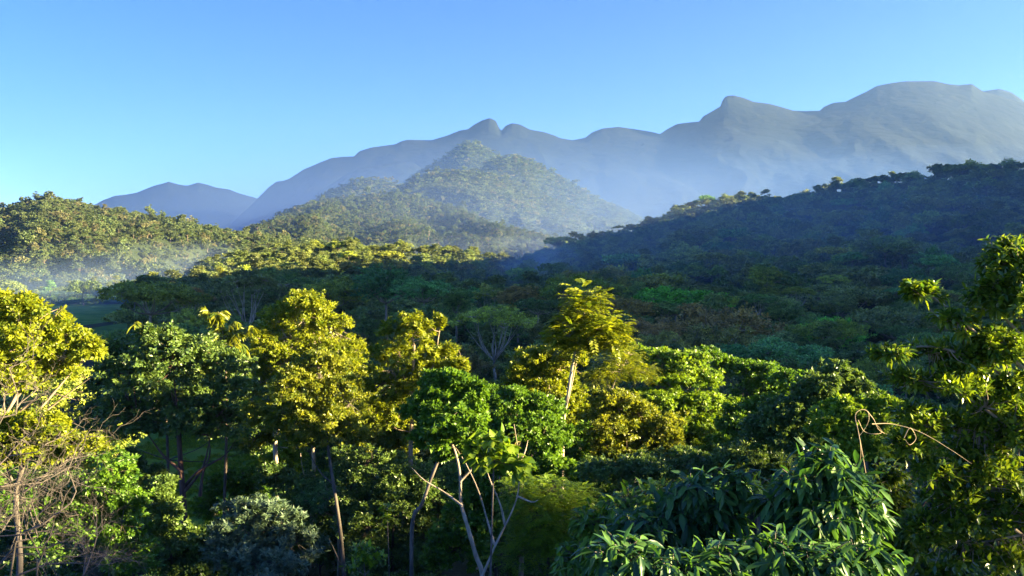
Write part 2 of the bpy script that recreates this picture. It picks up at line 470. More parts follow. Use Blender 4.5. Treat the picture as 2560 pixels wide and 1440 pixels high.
gx = np.linspace(220, 760, 150); gy = np.linspace(-240, 800, 160)
GX, GY = np.meshgrid(gx, gy)
GZ = side_h(GX, GY)
i, j = np.meshgrid(np.arange(159), np.arange(149), indexing='ij'); a = (i * 150 + j).ravel()
link('hillside', np_mesh('hillside', np.stack([GX, GY, GZ], -1).reshape(-1, 3), np.stack([a, a + 1, a + 151, a + 150], 1), 4, smooth=True, mats=[hl]),
     kind='structure', label='unseen bare hillside added at the right, crest shaped to shade the valley')

def H_all(x, y):
    h = np.maximum(ground_h(x, y), side_h(x, y))
    for q in HILLS:
        if q['Y0'] < 4000: h = np.maximum(h, q['fn'](x, y))
    return h

# valley ground: near slope in fine steps, then one sheet out to the horizon
ys = np.concatenate([np.linspace(-60, 150, 106), [220, 400, 900, 2500, 6000, 8700]])
xs = np.concatenate([[-4500, -1500, -500], np.linspace(-160, 160, 130), [500, 1500, 3900]])
GX, GY = np.meshgrid(xs, ys); GZ = ground_h(GX, GY)
nx_ = len(xs); i, j = np.meshgrid(np.arange(len(ys) - 1), np.arange(nx_ - 1), indexing='ij'); a = (i * nx_ + j).ravel()
link('ground', np_mesh('ground', np.stack([GX, GY, GZ], -1).reshape(-1, 3), np.stack([a, a + 1, a + nx_ + 1, a + nx_], 1), 4, smooth=True, mats=[M['soil']]), kind='structure')

def meadow(label, pts, z=.06):
    c = np.mean(pts, 0); P = []
    for t in np.linspace(0, 1, 9)[1:]:
        for k in range(48):
            u = k / 48 * len(pts); i0 = int(u) % len(pts); i1 = (i0 + 1) % len(pts); f = u - int(u)
            e = np.array(pts[i0]) * (1 - f) + np.array(pts[i1]) * f
            P.append(c + (e - c) * t)
    P = np.array([c] + P); zz = np.maximum(ground_h(P[:, 0], P[:, 1]), 0) + z
    V = np.column_stack([P, zz]); I = []
    T = [[0, 1 + k, 1 + (k + 1) % 48] for k in range(48)]
    for r in range(7):
        for k in range(48):
            a, b = 1 + r * 48 + k, 1 + r * 48 + (k + 1) % 48
            T += [[a, a + 48, b], [b, a + 48, b + 48]]
    return link('meadow', np_mesh('meadow', V, np.array(T), 3, smooth=True, mats=[M['grass']]), kind='structure', label=label)
meadow('patch of green grass seen through the tree trunks', [(-52, 68), (-30, 66), (-12, 68), (-8, 84), (-14, 112), (-34, 120), (-58, 112), (-60, 88)])
meadow('flat misty meadow at the foot of the left hill', [(-260, 240), (-110, 235), (-95, 300), (-120, 400), (-180, 440), (-330, 440)])

# ------------------------------------------------------------------ crown generator
def crown(lobes, leafL, n_leaf, style='broad', cl=None, up=.35, jitter=.35, shell=(.60, 1.10), aspect=.5, detail=0, flat=.55, droop=.25, low=-.35):
    """lobes: list of (centre, radii).  returns leaf arrays and cluster centres (for the twigs)"""
    C = np.array([l[0] for l in lobes], float); Rr = np.array([l[1] for l in lobes], float)
    area = (Rr[:, 0] * Rr[:, 1] + Rr[:, 0] * Rr[:, 2] + Rr[:, 1] * Rr[:, 2]); area /= area.sum()
    meanr = float((Rr.prod(1) ** (1 / 3)).mean())
    if cl is None: cl = meanr * .2
    per = 32
    nc = max(12, int(n_leaf / per * 1.25))
    li = rng.choice(len(lobes), nc, p=area)
    d = nrm(rng.normal(0, 1, (nc, 3)))
    bad = d[:, 2] < low
    d[bad, 2] *= -rng.uniform(.2, 1, bad.sum()); d = nrm(d)
    # lumps: radius modulated with direction
    lump = 1 + .20 * np.sin(d[:, 0] * 6.1 + li * 2.3) * np.cos(d[:, 1] * 5.3 + li) + .15 * np.sin(d[:, 2] * 8 + d[:, 0] * 7 + li * 1.7)
    rad = rng.uniform(shell[0], shell[1], nc) * lump
    sh = rng.random(nc) < .16; rad = np.where(sh, rad * rng.uniform(1.1, 1.45, nc), rad)
    K = C[li] + d * Rr[li] * rad[:, None]
    # drop most clusters that are deep in another lobe
    q = (K[:, None] - C[None]) / Rr[None]
    ins = (np.sqrt((q ** 2).sum(-1)) < .62).any(1)
    keep = ~ins | (rng.random(nc) < .22)
    K = K[keep]; d = d[keep]; nc = len(K)
    per = max(4, int(round(n_leaf / nc)))
    n = nc * per
    ci = np.repeat(np.arange(nc), per)
    csz = (cl * rng.uniform(.45, 1.4, nc))[ci][:, None]
    ctone = rng.random(nc)[ci]
    off = rng.normal(0, 1, (n, 3)) * csz * np.array([.62, .62, .62 * flat])
    Lr = leafL * rng.uniform(.65, 1.25, n)
    P = K[ci] + off
    out = d[ci]
    if style == 'broad':
        D = nrm(off / cl + out * .5 + rng.normal(0, .6, (n, 3)) - np.array([0, 0, droop]))
        N = nrm(out * (1 - up) + np.array([0, 0, up]) + rng.normal(0, jitter, (n, 3)))
    elif style == 'tuft':            # leaves radiate from shoot tips, pointing up and out
        t = max(5, per // 4)
        ti = np.arange(n) // t
        nt_ = ti.max() + 1
        tip = K[np.minimum(ci[np.minimum(np.arange(nt_) * t, n - 1)], nc - 1)] + rng.normal(0, 1, (nt_, 3)) * cl * .7
        ax = nrm(d[ci[np.minimum(np.arange(nt_) * t, n - 1)]] * .6 + np.array([0, 0, .7]) + rng.normal(0, .25, (nt_, 3)))
        A = ax[ti]
        rr = nrm(np.cross(A, rng.normal(0, 1, (n, 3))))
        D = nrm(rr + A * rng.uniform(.1, .9, n)[:, None])
        P = tip[ti] + A * rng.uniform(-.6, .1, n)[:, None] * leafL
        N = nrm(A - D * (A * D).sum(1)[:, None] + rng.normal(0, .15, (n, 3)))
        ctone = rng.random(nt_)[ti]
    elif style == 'pinnate':         # leaflets in two rows on arching stalks
        t = 14
        ti = np.arange(n) // t; k = np.arange(n) % t
        nt_ = ti.max() + 1
        c0 = ci[np.minimum(np.arange(nt_) * t, n - 1)]
        ax = nrm(d[c0] * np.array([1, 1, .4]) + rng.normal(0, .45, (nt_, 3)) * np.array([1, 1, .4]))
        b0 = K[c0] + rng.normal(0, .35, (nt_, 3)) * cl
        A = ax[ti]; Lf = cl * 1.5
        f = (k // 2 + 1) / (t / 2)
        mid = b0[ti] + A * (f * Lf)[:, None]; mid[:, 2] -= Lf * droop * f * f * 1.2
        Sd = nrm(np.cross(A, np.array([0, 0, 1.0]))) * np.where(k % 2 == 0, 1, -1)[:, None]
        D = nrm(Sd + A * .45 - np.array([0, 0, .25]))
        P = mid; N = nrm(np.cross(D, A) * np.where(k % 2 == 0, -1, 1)[:, None] + rng.normal(0, .2, (n, 3)))
        N = np.where(N[:, 2:3] < 0, -N, N)
        Lr = leafL * np.sin(np.clip(f, .12, .93) * math.pi) ** .5 * rng.uniform(.85, 1.1, n)
        ctone = rng.random(nt_)[ti]
    tone = np.clip(.55 * ctone + .45 * rng.random(n), 0, 1)
    V, I, T = leaves_arrays(P, D, N, Lr, Lr * aspect * rng.uniform(.8, 1.2, n), tone, detail=detail, droop=droop * .6)
    return V, I, T, K, C

def wood_for(w, trunk_pts, r0, r1, lobes, K, tw_r=.02, frac=.5, limb_r=None, fan=0.0):
    """trunk path, a limb to every lobe, twigs from the limbs to the leaf clusters"""
    p = w.path(trunk_pts, r0, r1, sides=8)
    limb_r = limb_r or r1 * .8
    p = np.asarray(p)
    own = p[len(p) * 2 // 5:]
    C = np.array([l[0] for l in lobes]); Rr = np.array([l[1] for l in lobes])
    anchors = []
    for c, r in zip(C, Rr):
        dz = np.linalg.norm(own - c, axis=1) + np.maximum(own[:, 2] - c[2] + r[2] * .5, 0) * 3
        s = own[np.argmin(dz)]
        m = (s + c) / 2 + rng.normal(0, .06, 3) * np.linalg.norm(c - s); m[2] -= .08 * np.linalg.norm(c - s)
        e = c + np.array([0, 0, r[2] * .2])
        q = w.path([s, m, e], limb_r, limb_r * .2, sides=5, sub=4)
        anchors.append(q)
    A = np.vstack(anchors)
    sel = K[rng.random(len(K)) < frac]
    if len(sel):
        dist = ((sel[:, None] - A[None]) ** 2).sum(-1) + np.maximum(A[None, :, 2] - sel[:, None, 2], 0) ** 2 * 3
        b = A[np.argmin(dist, 1)]
        w.curved(b, b + (sel - b) * .96, tw_r, tw_r * .3, bend=.1, sides=3, k=2)

def sublobes(lob, n=6, f=(.34, .52), spread=.78, low=-.5):
    """break every lobe into smaller leafy clumps so the crown gets pockets and an uneven edge"""
    out = []
    for c, r in lob:
        c = np.asarray(c, float); r = np.asarray(r, float)
        out.append((c, r * .80))
        for k in range(n):
            d = nrm(rng.normal(0, 1, 3)); d[2] = d[2] if d[2] > low else -d[2]
            q = rng.uniform(*f)
            out.append((c + d * r * spread * rng.uniform(.8, 1.2), r * q * np.array([1, 1, rng.uniform(.6, .95)])))
    return out

# ------------------------------------------------------------------ crown prototypes for the forest
def rand_lobes(kind, r):
    L = []
    if kind == 'round':
        n = r.integers(7, 11)
        for k in range(n):
            a = k * 2.4 + r.uniform(-.4, .4); q = math.sqrt((k + .5) / n) * .62
            s = r.uniform(.34, .52)
            L.append(((math.cos(a) * q, math.sin(a) * q, .18 + .42 * (1 - q) + r.uniform(-.1, .1)), (s, s, s * .72)))
    elif kind == 'umbrella':
        n = r.integers(9, 13)
        for k in range(n):
            a = k * 2.4 + r.uniform(-.4, .4); q = math.sqrt((k + .5) / n) * .8
            s = r.uniform(.24, .40)
            L.append(((math.cos(a) * q, math.sin(a) * q, .34 - .26 * q + r.uniform(-.07, .09)), (s, s, s * .5)))
    elif kind == 'tall':
        n = r.integers(7, 10)
        for k in range(n):
            a = k * 2.4; z = r.uniform(-.1, .95)
            q = .32 * (1.1 - z) + .05; s = r.uniform(.26, .4)
            L.append(((math.cos(a) * q, math.sin(a) * q, z), (s, s, s * .8)))
    elif kind == 'vase':
        n = r.integers(10, 15)
        for k in range(n):
            a = k * 2.4 + r.uniform(-.4, .4); q = math.sqrt((k + .5) / n) * .78
            s = r.uniform(.2, .32)
            L.append(((math.cos(a) * q, math.sin(a) * q, .5 - .42 * q * q + r.uniform(-.08, .08)), (s, s, s * .5)))
    return L

def proto(kind, n_leaf, leafL, seed, mat, woodmat, trunk_len=1.1, frac=.25, wood=True, tw=.008):
    global rng
    keep = rng; rng = np.random.default_rng(seed)
    lob = rand_lobes(kind, rng)
    lob2 = sublobes(lob, 4) if n_leaf > 1000 else lob
    V, I, T, K, C = crown(lob2, leafL, n_leaf, up=.22, jitter=.36, cl=.055 if n_leaf > 5000 else .075, aspect=.62, flat=.5)
    crown_me = np_mesh('crown', V, I, 3, tone=T, mats=[mat])
    wood_me = None
    if wood:
        w = Wood()
        tp = [(0, 0, -trunk_len), (.02, .01, -trunk_len * .5), (-.01, .02, -.25), (0, 0, .1)]
        if kind == 'vase': tp = [(0, 0, -trunk_len), (.03, .0, -1.0), (0, 0, -.82), (0, 0, -.62)]
        if kind == 'umbrella': tp = [(0, 0, -trunk_len), (.03, .0, -.8), (0, 0, -.42), (0, 0, -.15)]
        wood_for(w, tp, .042, .022, lob, K, tw_r=tw, frac=frac, limb_r=.018)
        wood_me = w.mesh('trunk', woodmat)
    rng = keep
    return crown_me, wood_me

KINDS = ['round', 'umbrella', 'tall', 'vase']
PM = {}   # mid detail: unit crown radius 1
for k, kd in enumerate(KINDS):
    for v in range(3):
        PM[(kd, v)] = proto(kd, 9000 if kd == 'vase' else 13000, .046, 100 + k * 10 + v, M['mid'], M['bark_pale' if kd == 'vase' else 'bark_tan'], frac=.6 if kd == 'vase' else .25, tw=.012 if kd == 'vase' else .008)
PL = {}   # lower detail for 250-700 m
for k, kd in enumerate(KINDS):
    for v in range(2):
        PL[(kd, v)] = proto(kd, 3600, .092, 200 + k * 10 + v, M['mid'], M['bark_grey'], frac=.1, tw=.012)

def far_collection(name, n_leaf, leafL, kinds, mat, seed, trunk=True):
    c = bpy.data.collections.new(name)
    for k, kd in enumerate(kinds):
        me, wm = proto(kd, n_leaf, leafL, seed + k, mat, M['bark_tan'], frac=0, wood=trunk and k % 3 == 0)
        if wm is not None:      # join crown and stem in one mesh for the distant mass
            V1 = np.empty(len(me.vertices) * 3, np.float32); me.vertices.foreach_get('co', V1)
            I1 = np.empty(len(me.loops), np.int32); me.loops.foreach_get('vertex_index', I1)
            T1 = np.empty(len(me.vertices), np.float32); me.attributes['tone'].data.foreach_get('value', T1)
            V2 = np.empty(len(wm.vertices) * 3, np.float32); wm.vertices.foreach_get('co', V2)
            I2 = np.empty(len(wm.loops), np.int32); wm.loops.foreach_get('vertex_index', I2)
            q = I2.reshape(-1, 4); tri = np.vstack([q[:, [0, 1, 2]], q[:, [0, 2, 3]]])
            n1 = len(V1) // 3
            me = np_mesh('far_tree', np.vstack([V1.reshape(-1, 3), V2.reshape(-1, 3)]), np.vstack([I1.reshape(-1, 3), tri + n1]), 3,
                         tone=np.concatenate([T1, np.zeros(len(V2) // 3, np.float32)]), mats=[mat, M['bark_tan']],
                         mat_idx=np.concatenate([np.zeros(len(I1) // 3), np.ones(len(tri))]))
        o = bpy.data.objects.new('far_tree', me)
        c.objects.link(o)
    return c

def gn_forest(name, label, P, S, coll, seed=5, tilt=.08):
    """one mass of trees: points carry rotation, scale and which tree"""
    r = np.random.default_rng(seed); n = len(P)
    me = bpy.data.meshes.new(name)
    me.vertices.add(n); me.vertices.foreach_set('co', np.ascontiguousarray(P, np.float32).ravel())
    def att(nm, ty, key, arr):
        a = me.attributes.new(nm, ty, 'POINT'); a.data.foreach_set(key, np.ascontiguousarray(arr).ravel())
    att('rot', 'FLOAT_VECTOR', 'vector', np.column_stack([r.normal(0, tilt, n), r.normal(0, tilt, n), r.uniform(0, 6.283, n)]).astype(np.float32))
    att('scl', 'FLOAT_VECTOR', 'vector', np.asarray(S, np.float32))
    att('idx', 'INT', 'value', r.integers(0, len(coll.objects), n).astype(np.int32))
    ng = bpy.data.node_groups.new(name, 'GeometryNodeTree')
    ng.interface.new_socket('Geometry', in_out='INPUT', socket_type='NodeSocketGeometry')
    ng.interface.new_socket('Geometry', in_out='OUTPUT', socket_type='NodeSocketGeometry')
    gi = ng.nodes.new('NodeGroupInput'); go = ng.nodes.new('NodeGroupOutput')
    m2p = ng.nodes.new('GeometryNodeMeshToPoints')
    iop = ng.nodes.new('GeometryNodeInstanceOnPoints')
    ci = ng.nodes.new('GeometryNodeCollectionInfo')
    ci.inputs['Collection'].default_value = coll
    ci.inputs['Separate Children'].default_value = True
    ci.inputs['Reset Children'].default_value = True
    def na(nm, ty):
        a = ng.nodes.new('GeometryNodeInputNamedAttribute'); a.data_type = ty; a.inputs['Name'].default_value = nm
        return a.outputs['Attribute']
    e2r = ng.nodes.new('FunctionNodeEulerToRotation')
    L = ng.links
    L.new(gi.outputs[0], m2p.inputs['Mesh']); L.new(m2p.outputs[0], iop.inputs['Points'])
    L.new(ci.outputs[0], iop.inputs['Instance'])
    iop.inputs['Pick Instance'].default_value = True
    L.new(na('idx', 'INT'), iop.inputs['Instance Index'])
    L.new(na('rot', 'FLOAT_VECTOR'), e2r.inputs[0]); L.new(e2r.outputs[0], iop.inputs['Rotation'])
    L.new(na('scl', 'FLOAT_VECTOR'), iop.inputs['Scale'])
    L.new(iop.outputs[0], go.inputs[0])
    o = link(name, me, kind='stuff', label=label)
    md = o.modifiers.new('trees', 'NODES'); md.node_group = ng
    return o

FAR1 = far_collection('far_trees_a', 800, .17, ['round', 'tall', 'round', 'tall', 'round', 'tall'], M['far'], 300)
FAR2 = far_collection('far_trees_b', 200, .30, ['round', 'tall', 'round', 'umbrella'], M['far'], 330, trunk=False)

def hill_points(h, spacing, seed, back=25.0, y_lo=None):
    r = np.random.default_rng(seed)
    Ymax = max(h['Y0'] + h['Yk'] * (c - 1280) for c in (max(h['c0'], -60), min(h['c1'], 2620))) + back
    Ymin = min(h['Y0'] + h['Yk'] * (c - 1280) for c in (max(h['c0'], -60), min(h['c1'], 2620))) - h['wf']
    if y_lo: Ymin = max(Ymin, y_lo)
    x0 = min((max(h['c0'], -80) - 1280) / F * Y for Y in (Ymin, Ymax)); x1 = max((min(h['c1'], 2640) - 1280) / F * Y for Y in (Ymin, Ymax))
    gx, gy = np.meshgrid(np.arange(x0, x1, spacing), np.arange(Ymin, Ymax, spacing))
    gx = gx + r.uniform(-.5, .5, gx.shape) * spacing; gy = gy + r.uniform(-.5, .5, gx.shape) * spacing
    x, y = gx.ravel(), gy.ravel()
    c = 1280 + F * x / y
    Yc = h['Y0'] + h['Yk'] * (c - 1280)
    ok = (c > max(h['c0'], -80)) & (c < min(h['c1'], 2640)) & (y < Yc + back)
    x, y = x[ok], y[ok]
    z = h['fn'](x, y)
    best = np.full(len(x), -1.0)
    for q in HILLS:
        if q is not h and q['Y0'] < 4000: best = np.maximum(best, q['fn'](x, y))
    ok = (z > .5) & (z > best - 1)
    return x[ok], y[ok], z[ok]

for h, sp, rad, seed, coll, lb in ((hC, 5.7, 3.8, 41, FAR1, 'sunlit mixed woodland covering the hill at the left edge'),
                                  (hC2, 5.7, 3.8, 42, FAR1, 'pale misty woodland on the foothill under the left hill'),
                                  (hB2, 6.8, 4.1, 43, FAR1, 'forest covering the broad hill in the middle distance'),
                                  (hB3, 8.5, 4.9, 44, FAR2, 'forest on the lit lobe below the pointed peak'),
                                  (hB1b, 9.5, 5.4, 45, FAR2, 'forest on the shoulder right of the pointed peak'),
                                  (hB1c, 9.5, 5.4, 46, FAR2, 'forest on the rounded hill left of the pointed peak'),
                                  (hB1, 10.5, 5.8, 47, FAR2, 'forest on the pointed peak in front of the main range')):
    x, y, z = hill_points(h, sp, seed)
    r = np.random.default_rng(seed)
    s = rad * r.lognormal(0, .30, len(x))
    sz = s * r.uniform(.75, 1.25, len(x))
    P = np.column_stack([x, y, z + sz * .75 + r.uniform(0, .5, len(x)) * rad * .5])
    gn_forest('forest', lb, P, np.column_stack([s, s, sz]), coll, seed)

# ------------------------------------------------------------------ foreground trees: where the photo shows them
# lobes (column, row, half width, half height[, extra depth]) at depth Y; columns/rows only fix direction, depth makes them real
B = 'bark_tan'
TREES = [
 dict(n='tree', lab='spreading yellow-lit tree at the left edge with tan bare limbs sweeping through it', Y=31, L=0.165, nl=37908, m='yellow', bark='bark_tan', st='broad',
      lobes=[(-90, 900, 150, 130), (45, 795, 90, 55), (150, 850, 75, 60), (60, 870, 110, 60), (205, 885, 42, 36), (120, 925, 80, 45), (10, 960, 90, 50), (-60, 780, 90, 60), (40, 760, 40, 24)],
      trunk=[(-150, 1500), (-120, 1250), (-90, 1050), (-60, 920)], r=(.28, .13),
      limbs=[[(-60, 1190), (0, 1060), (70, 960), (150, 900), (205, 880)], [(-40, 1120), (40, 990), (80, 880), (130, 800), (160, 765)], [(-60, 1240), (60, 1080), (150, 1000), (225, 945)],
             [(-30, 1010), (20, 900), (60, 840), (110, 790), (150, 770)], [(-20, 1100), (60, 1020), (120, 985), (190, 1000)], [(-60, 960), (10, 850), (45, 800)], [(60, 1060), (110, 1010), (175, 935), (205, 905)]], lr=.075),
 dict(n='tree', lab='low yellow-green leafy tree under the left edge tree, with a pale dead branch', Y=27, L=0.151, nl=21870, m='yellow', bark='bark_grey', st='broad',
      lobes=[(85, 1075, 75, 42), (20, 1110, 80, 52), (150, 1110, 60, 38), (215, 1125, 42, 26), (95, 1135, 80, 36), (-50, 1100, 80, 60)],
      trunk=[(40, 1600), (50, 1400), (40, 1250), (60, 1150)], r=(.12, .07), limbs=[[(60, 1230), (140, 1170), (215, 1130), (285, 1095)], [(150, 1165), (200, 1120), (235, 1085)], [(30, 1200), (0, 1130), (-20, 1060)]], lr=.04),
 dict(n='tree', lab='tree draped with creeper leaves behind the bare twiggy shrub', Y=36, L=0.179, nl=17496, m='green', bark='bark_dark', st='broad',
      lobes=[(280, 1190, 55, 70), (310, 1290, 60, 80), (240, 1240, 70, 70), (200, 1330, 100, 90), (330, 1400, 70, 90), (90, 1260, 110, 90)], trunk=[(290, 1560), (285, 1400), (280, 1260)], r=(.13, .08)),
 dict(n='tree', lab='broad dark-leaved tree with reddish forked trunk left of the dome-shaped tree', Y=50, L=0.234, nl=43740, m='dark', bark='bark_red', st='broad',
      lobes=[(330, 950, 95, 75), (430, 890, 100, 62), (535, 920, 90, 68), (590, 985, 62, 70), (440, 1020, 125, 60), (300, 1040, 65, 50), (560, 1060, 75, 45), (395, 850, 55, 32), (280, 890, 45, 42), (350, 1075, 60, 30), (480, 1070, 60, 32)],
      trunk=[(458, 1400), (460, 1290), (454, 1190), (448, 1100), (444, 1030)], r=(.24, .12),
      limbs=[[(462, 1228), (490, 1195), (508, 1165), (522, 1110), (530, 1050)], [(462, 1215), (500, 1175), (560, 1140), (590, 1100)], [(455, 1180), (410, 1140), (380, 1100), (350, 1060)], [(500, 1240), (508, 1180), (525, 1130), (515, 1060)]], lr=.11),
 dict(n='tree', lab='slim tree with long drooping banana-like fronds above the dark broad tree', Y=54, L=.5, nl=0, m='olive', bark='bark_dark', st='frond', asp=.34,
      lobes=[(400, 850, 34, 25)], trunk=[(560, 1300), (566, 1100), (565, 950), (560, 850)], r=(.12, .06),
      fronds=[[(560, 860), (535, 815), (515, 775), (500, 770)], [(565, 860), (552, 815), (545, 785), (560, 780)], [(570, 865), (590, 835), (612, 822), (635, 818)], [(560, 870), (525, 850), (500, 860)], [(575, 870), (600, 860), (620, 880)], [(565, 850), (575, 815), (592, 808), (600, 830)],
              [(400, 900), (375, 850), (350, 808), (335, 815)], [(410, 895), (395, 850), (385, 825)], [(440, 900), (450, 855), (465, 835), (480, 850)], [(420, 890), (430, 850), (420, 822)], [(455, 900), (480, 870), (510, 870)], [(350, 900), (335, 865), (315, 868)]]),
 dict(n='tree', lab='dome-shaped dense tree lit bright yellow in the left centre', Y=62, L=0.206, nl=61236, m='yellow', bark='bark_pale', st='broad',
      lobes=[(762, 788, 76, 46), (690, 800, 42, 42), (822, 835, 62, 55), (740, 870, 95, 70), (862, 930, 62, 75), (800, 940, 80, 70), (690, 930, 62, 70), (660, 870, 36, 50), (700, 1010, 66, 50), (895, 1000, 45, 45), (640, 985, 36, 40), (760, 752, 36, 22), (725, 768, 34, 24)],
      trunk=[(690, 1330), (692, 1200), (688, 1100), (695, 980), (730, 860)], r=(.22, .12), limbs=[[(692, 1090), (720, 960), (745, 880), (760, 810)], [(690, 1050), (640, 940), (650, 870)]], lr=.1),
 dict(n='tree', lab='slender tree with a long leaning grey trunk before the dome-shaped tree', Y=44, L=0.172, nl=34992, m='olive', bark='bark_grey', st='broad',
      lobes=[(790, 915, 75, 42), (735, 975, 75, 50), (850, 985, 66, 48), (800, 1050, 80, 50), (715, 1050, 60, 45), (870, 1070, 60, 45), (760, 1105, 60, 35), (650, 1040, 45, 45)],
      trunk=[(866, 1500), (856, 1380), (846, 1290), (832, 1200), (820, 1120), (808, 1030), (798, 930)], r=(.12, .05),
      limbs=[[(862, 1440), (840, 1385), (822, 1345)], [(838, 1215), (800, 1180), (772, 1130)], [(815, 1090), (850, 1040), (880, 1000)]], lr=.06),
 dict(n='tree', lab='thin tree with a white knobbly trunk between dark foliage', Y=56, L=0.193, nl=13122, m='olive', bark='bark_pale', st='broad',
      lobes=[(750, 1060, 70, 30), (690, 1080, 45, 28), (640, 1100, 45, 28), (790, 1045, 40, 30)], trunk=[(781, 1420), (780, 1290), (785, 1190), (783, 1120), (784, 1060)], r=(.15, .1),
      limbs=[[(781, 1300), (770, 1230), (756, 1170), (750, 1120)]], lr=.06),
 dict(n='tree', lab='yellow-lit tree with upright leafy shoots in the centre left', Y=48, L=0.220, nl=37908, m='yellow', bark='bark_tan', st='tuft', asp=.42,
      lobes=[(1030, 845, 62, 44), (1000, 905, 72, 52), (1100, 895, 52, 42), (1075, 955, 92, 52), (955, 975, 60, 58), (1150, 920, 32, 26), (945, 1050, 70, 52), (1097, 815, 14, 26), (970, 830, 22, 30), (1028, 805, 30, 18), (1020, 1030, 60, 60)],
      trunk=[(1026, 1500), (1026, 1200), (1028, 1080), (1032, 960), (1035, 860)], r=(.17, .07), limbs=[[(1028, 1000), (1080, 920), (1097, 840), (1102, 800)], [(1027, 1040), (980, 960), (965, 880)]], lr=.05),
 dict(n='tree', lab='round green tree on a white forked trunk at the bottom centre', Y=30, L=0.165, nl=34992, m='green', bark='bark_pale', st='broad',
      lobes=[(1110, 985, 72, 44), (1165, 1010, 46, 48), (1062, 1030, 48, 50), (1125, 1060, 70, 50), (1175, 1070, 42, 50), (1080, 1100, 52, 40), (1200, 985, 20, 30), (1140, 945, 40, 16)],
      trunk=[(1205, 1560), (1206, 1440), (1190, 1390), (1170, 1320), (1152, 1255), (1150, 1190), (1138, 1130), (1115, 1075), (1110, 1010)], r=(.11, .025),
      limbs=[[(1206, 1440), (1240, 1360), (1270, 1300), (1292, 1245), (1298, 1190), (1294, 1120), (1285, 1060)], [(1236, 1362), (1215, 1290), (1195, 1225), (1165, 1160), (1140, 1120)], [(1262, 1312), (1250, 1260), (1225, 1200), (1210, 1150)],
             [(1150, 1205), (1185, 1165), (1200, 1130), (1205, 1080)], [(1156, 1265), (1110, 1230), (1060, 1200), (1030, 1170)], [(1292, 1240), (1330, 1255), (1345, 1250)], [(1296, 1160), (1312, 1130), (1320, 1100)]], lr=.048),
 dict(n='tree', lab='dark leaning trunk tree left of the white forked trunk', Y=34, L=0.179, nl=8748, m='green', bark='bark_grey', st='broad',
      lobes=[(1150, 1110, 40, 26), (1120, 1130, 30, 22)], trunk=[(1030, 1320), (1055, 1260), (1080, 1190), (1105, 1130), (1125, 1090)], r=(.09, .05)),
 dict(n='tree', lab='pair of rounded green crowns to the right of the forked trunk', Y=42, L=0.165, nl=34992, m='green', bark='bark_tan', st='broad',
      lobes=[(1265, 1005, 55, 38), (1345, 1025, 58, 42), (1300, 1070, 70, 45), (1385, 1085, 46, 52), (1240, 1090, 50, 50), (1225, 990, 24, 28), (1350, 1120, 60, 36)],
      trunk=[(1300, 1540), (1305, 1300), (1300, 1160), (1310, 1080)], r=(.14, .07)),
 dict(n='tree', lab='tall feathery yellow tree on two thin pale trunks rising above its neighbours', Y=44, L=.32, nl=9900, m='yellow', bark='bark_pale', st='pinnate', asp=.5, cl=.5,
      lobes=[(1470, 775, 36, 26), (1500, 830, 56, 28), (1425, 825, 44, 20), (1532, 866, 32, 18), (1440, 742, 16, 18), (1490, 745, 20, 14), (1395, 850, 26, 12), (1540, 820, 24, 14), (1460, 860, 48, 18), (1440, 795, 26, 18)],
      trunk=[(1400, 1500), (1404, 1250), (1408, 1065), (1420, 985), (1436, 890), (1455, 820), (1462, 770)], r=(.13, .045),
      limbs=[[(1404, 1200), (1408, 1060), (1428, 970), (1445, 885), (1452, 850)], [(1447, 850), (1490, 845), (1530, 862)], [(1442, 870), (1420, 845), (1395, 845)]], lr=.05),
 dict(n='tree', lab='yellow-green rounded tree behind the thin pale trunks', Y=54, L=0.193, nl=40824, m='yellow', bark='bark_tan', st='broad',
      lobes=[(1335, 905, 62, 38), (1415, 900, 52, 42), (1385, 960, 72, 52), (1310, 965, 52, 46), (1440, 1030, 42, 66), (1290, 930, 26, 24), (1400, 1090, 50, 50)],
      trunk=[(1390, 1500), (1385, 1200), (1380, 1050), (1370, 960)], r=(.18, .09)),
 dict(n='tree', lab='small feathery yellow tree low beside the tall feathery one', Y=50, L=0.165, nl=13122, m='yellow', bark='bark_pale', st='pinnate', asp=.36, cl=.42,
      lobes=[(1545, 915, 42, 22), (1590, 930, 36, 20), (1510, 940, 40, 22), (1570, 890, 30, 16)], trunk=[(1540, 1350), (1535, 1100), (1530, 980), (1550, 930)], r=(.09, .04)),
 dict(n='tree', lab='dense rounded yellow-olive tree right of centre', Y=46, L=0.165, nl=43740, m='olive', bark='bark_tan', st='broad',
      lobes=[(1535, 1000, 46, 28), (1590, 1045, 66, 48), (1655, 1085, 52, 46), (1540, 1075, 56, 52), (1500, 1030, 28, 46), (1690, 1130, 34, 36), (1600, 1120, 66, 46), (1520, 1130, 46, 40)],
      trunk=[(1590, 1540), (1590, 1320), (1585, 1180), (1580, 1090)], r=(.15, .08)),
 dict(n='tree', lab='wide layered tree with drooping palmate leaf tiers, lit green-yellow', Y=60, L=0.234, nl=61236, m='fresh', bark='bark_tan', st='broad', droop=.8,
      lobes=[(1640, 890, 66, 24), (1715, 905, 62, 24), (1600, 935, 60, 24), (1680, 950, 70, 24), (1760, 950, 56, 24), (1640, 995, 70, 26), (1735, 1005, 70, 26), (1800, 1010, 48, 26), (1810, 1060, 50, 28), (1740, 1070, 66, 30), (1680, 1045, 60, 26), (1590, 880, 40, 18), (1840, 1095, 34, 26), (1770, 1120, 66, 34)],
      trunk=[(1700, 1450), (1705, 1250), (1700, 1100), (1695, 980)], r=(.2, .1)),
 dict(n='tree', lab='dark-leaved tree with a sunlit top edge behind the layered tree', Y=68, L=0.234, nl=32076, m='green', bark='bark_dark', st='broad',
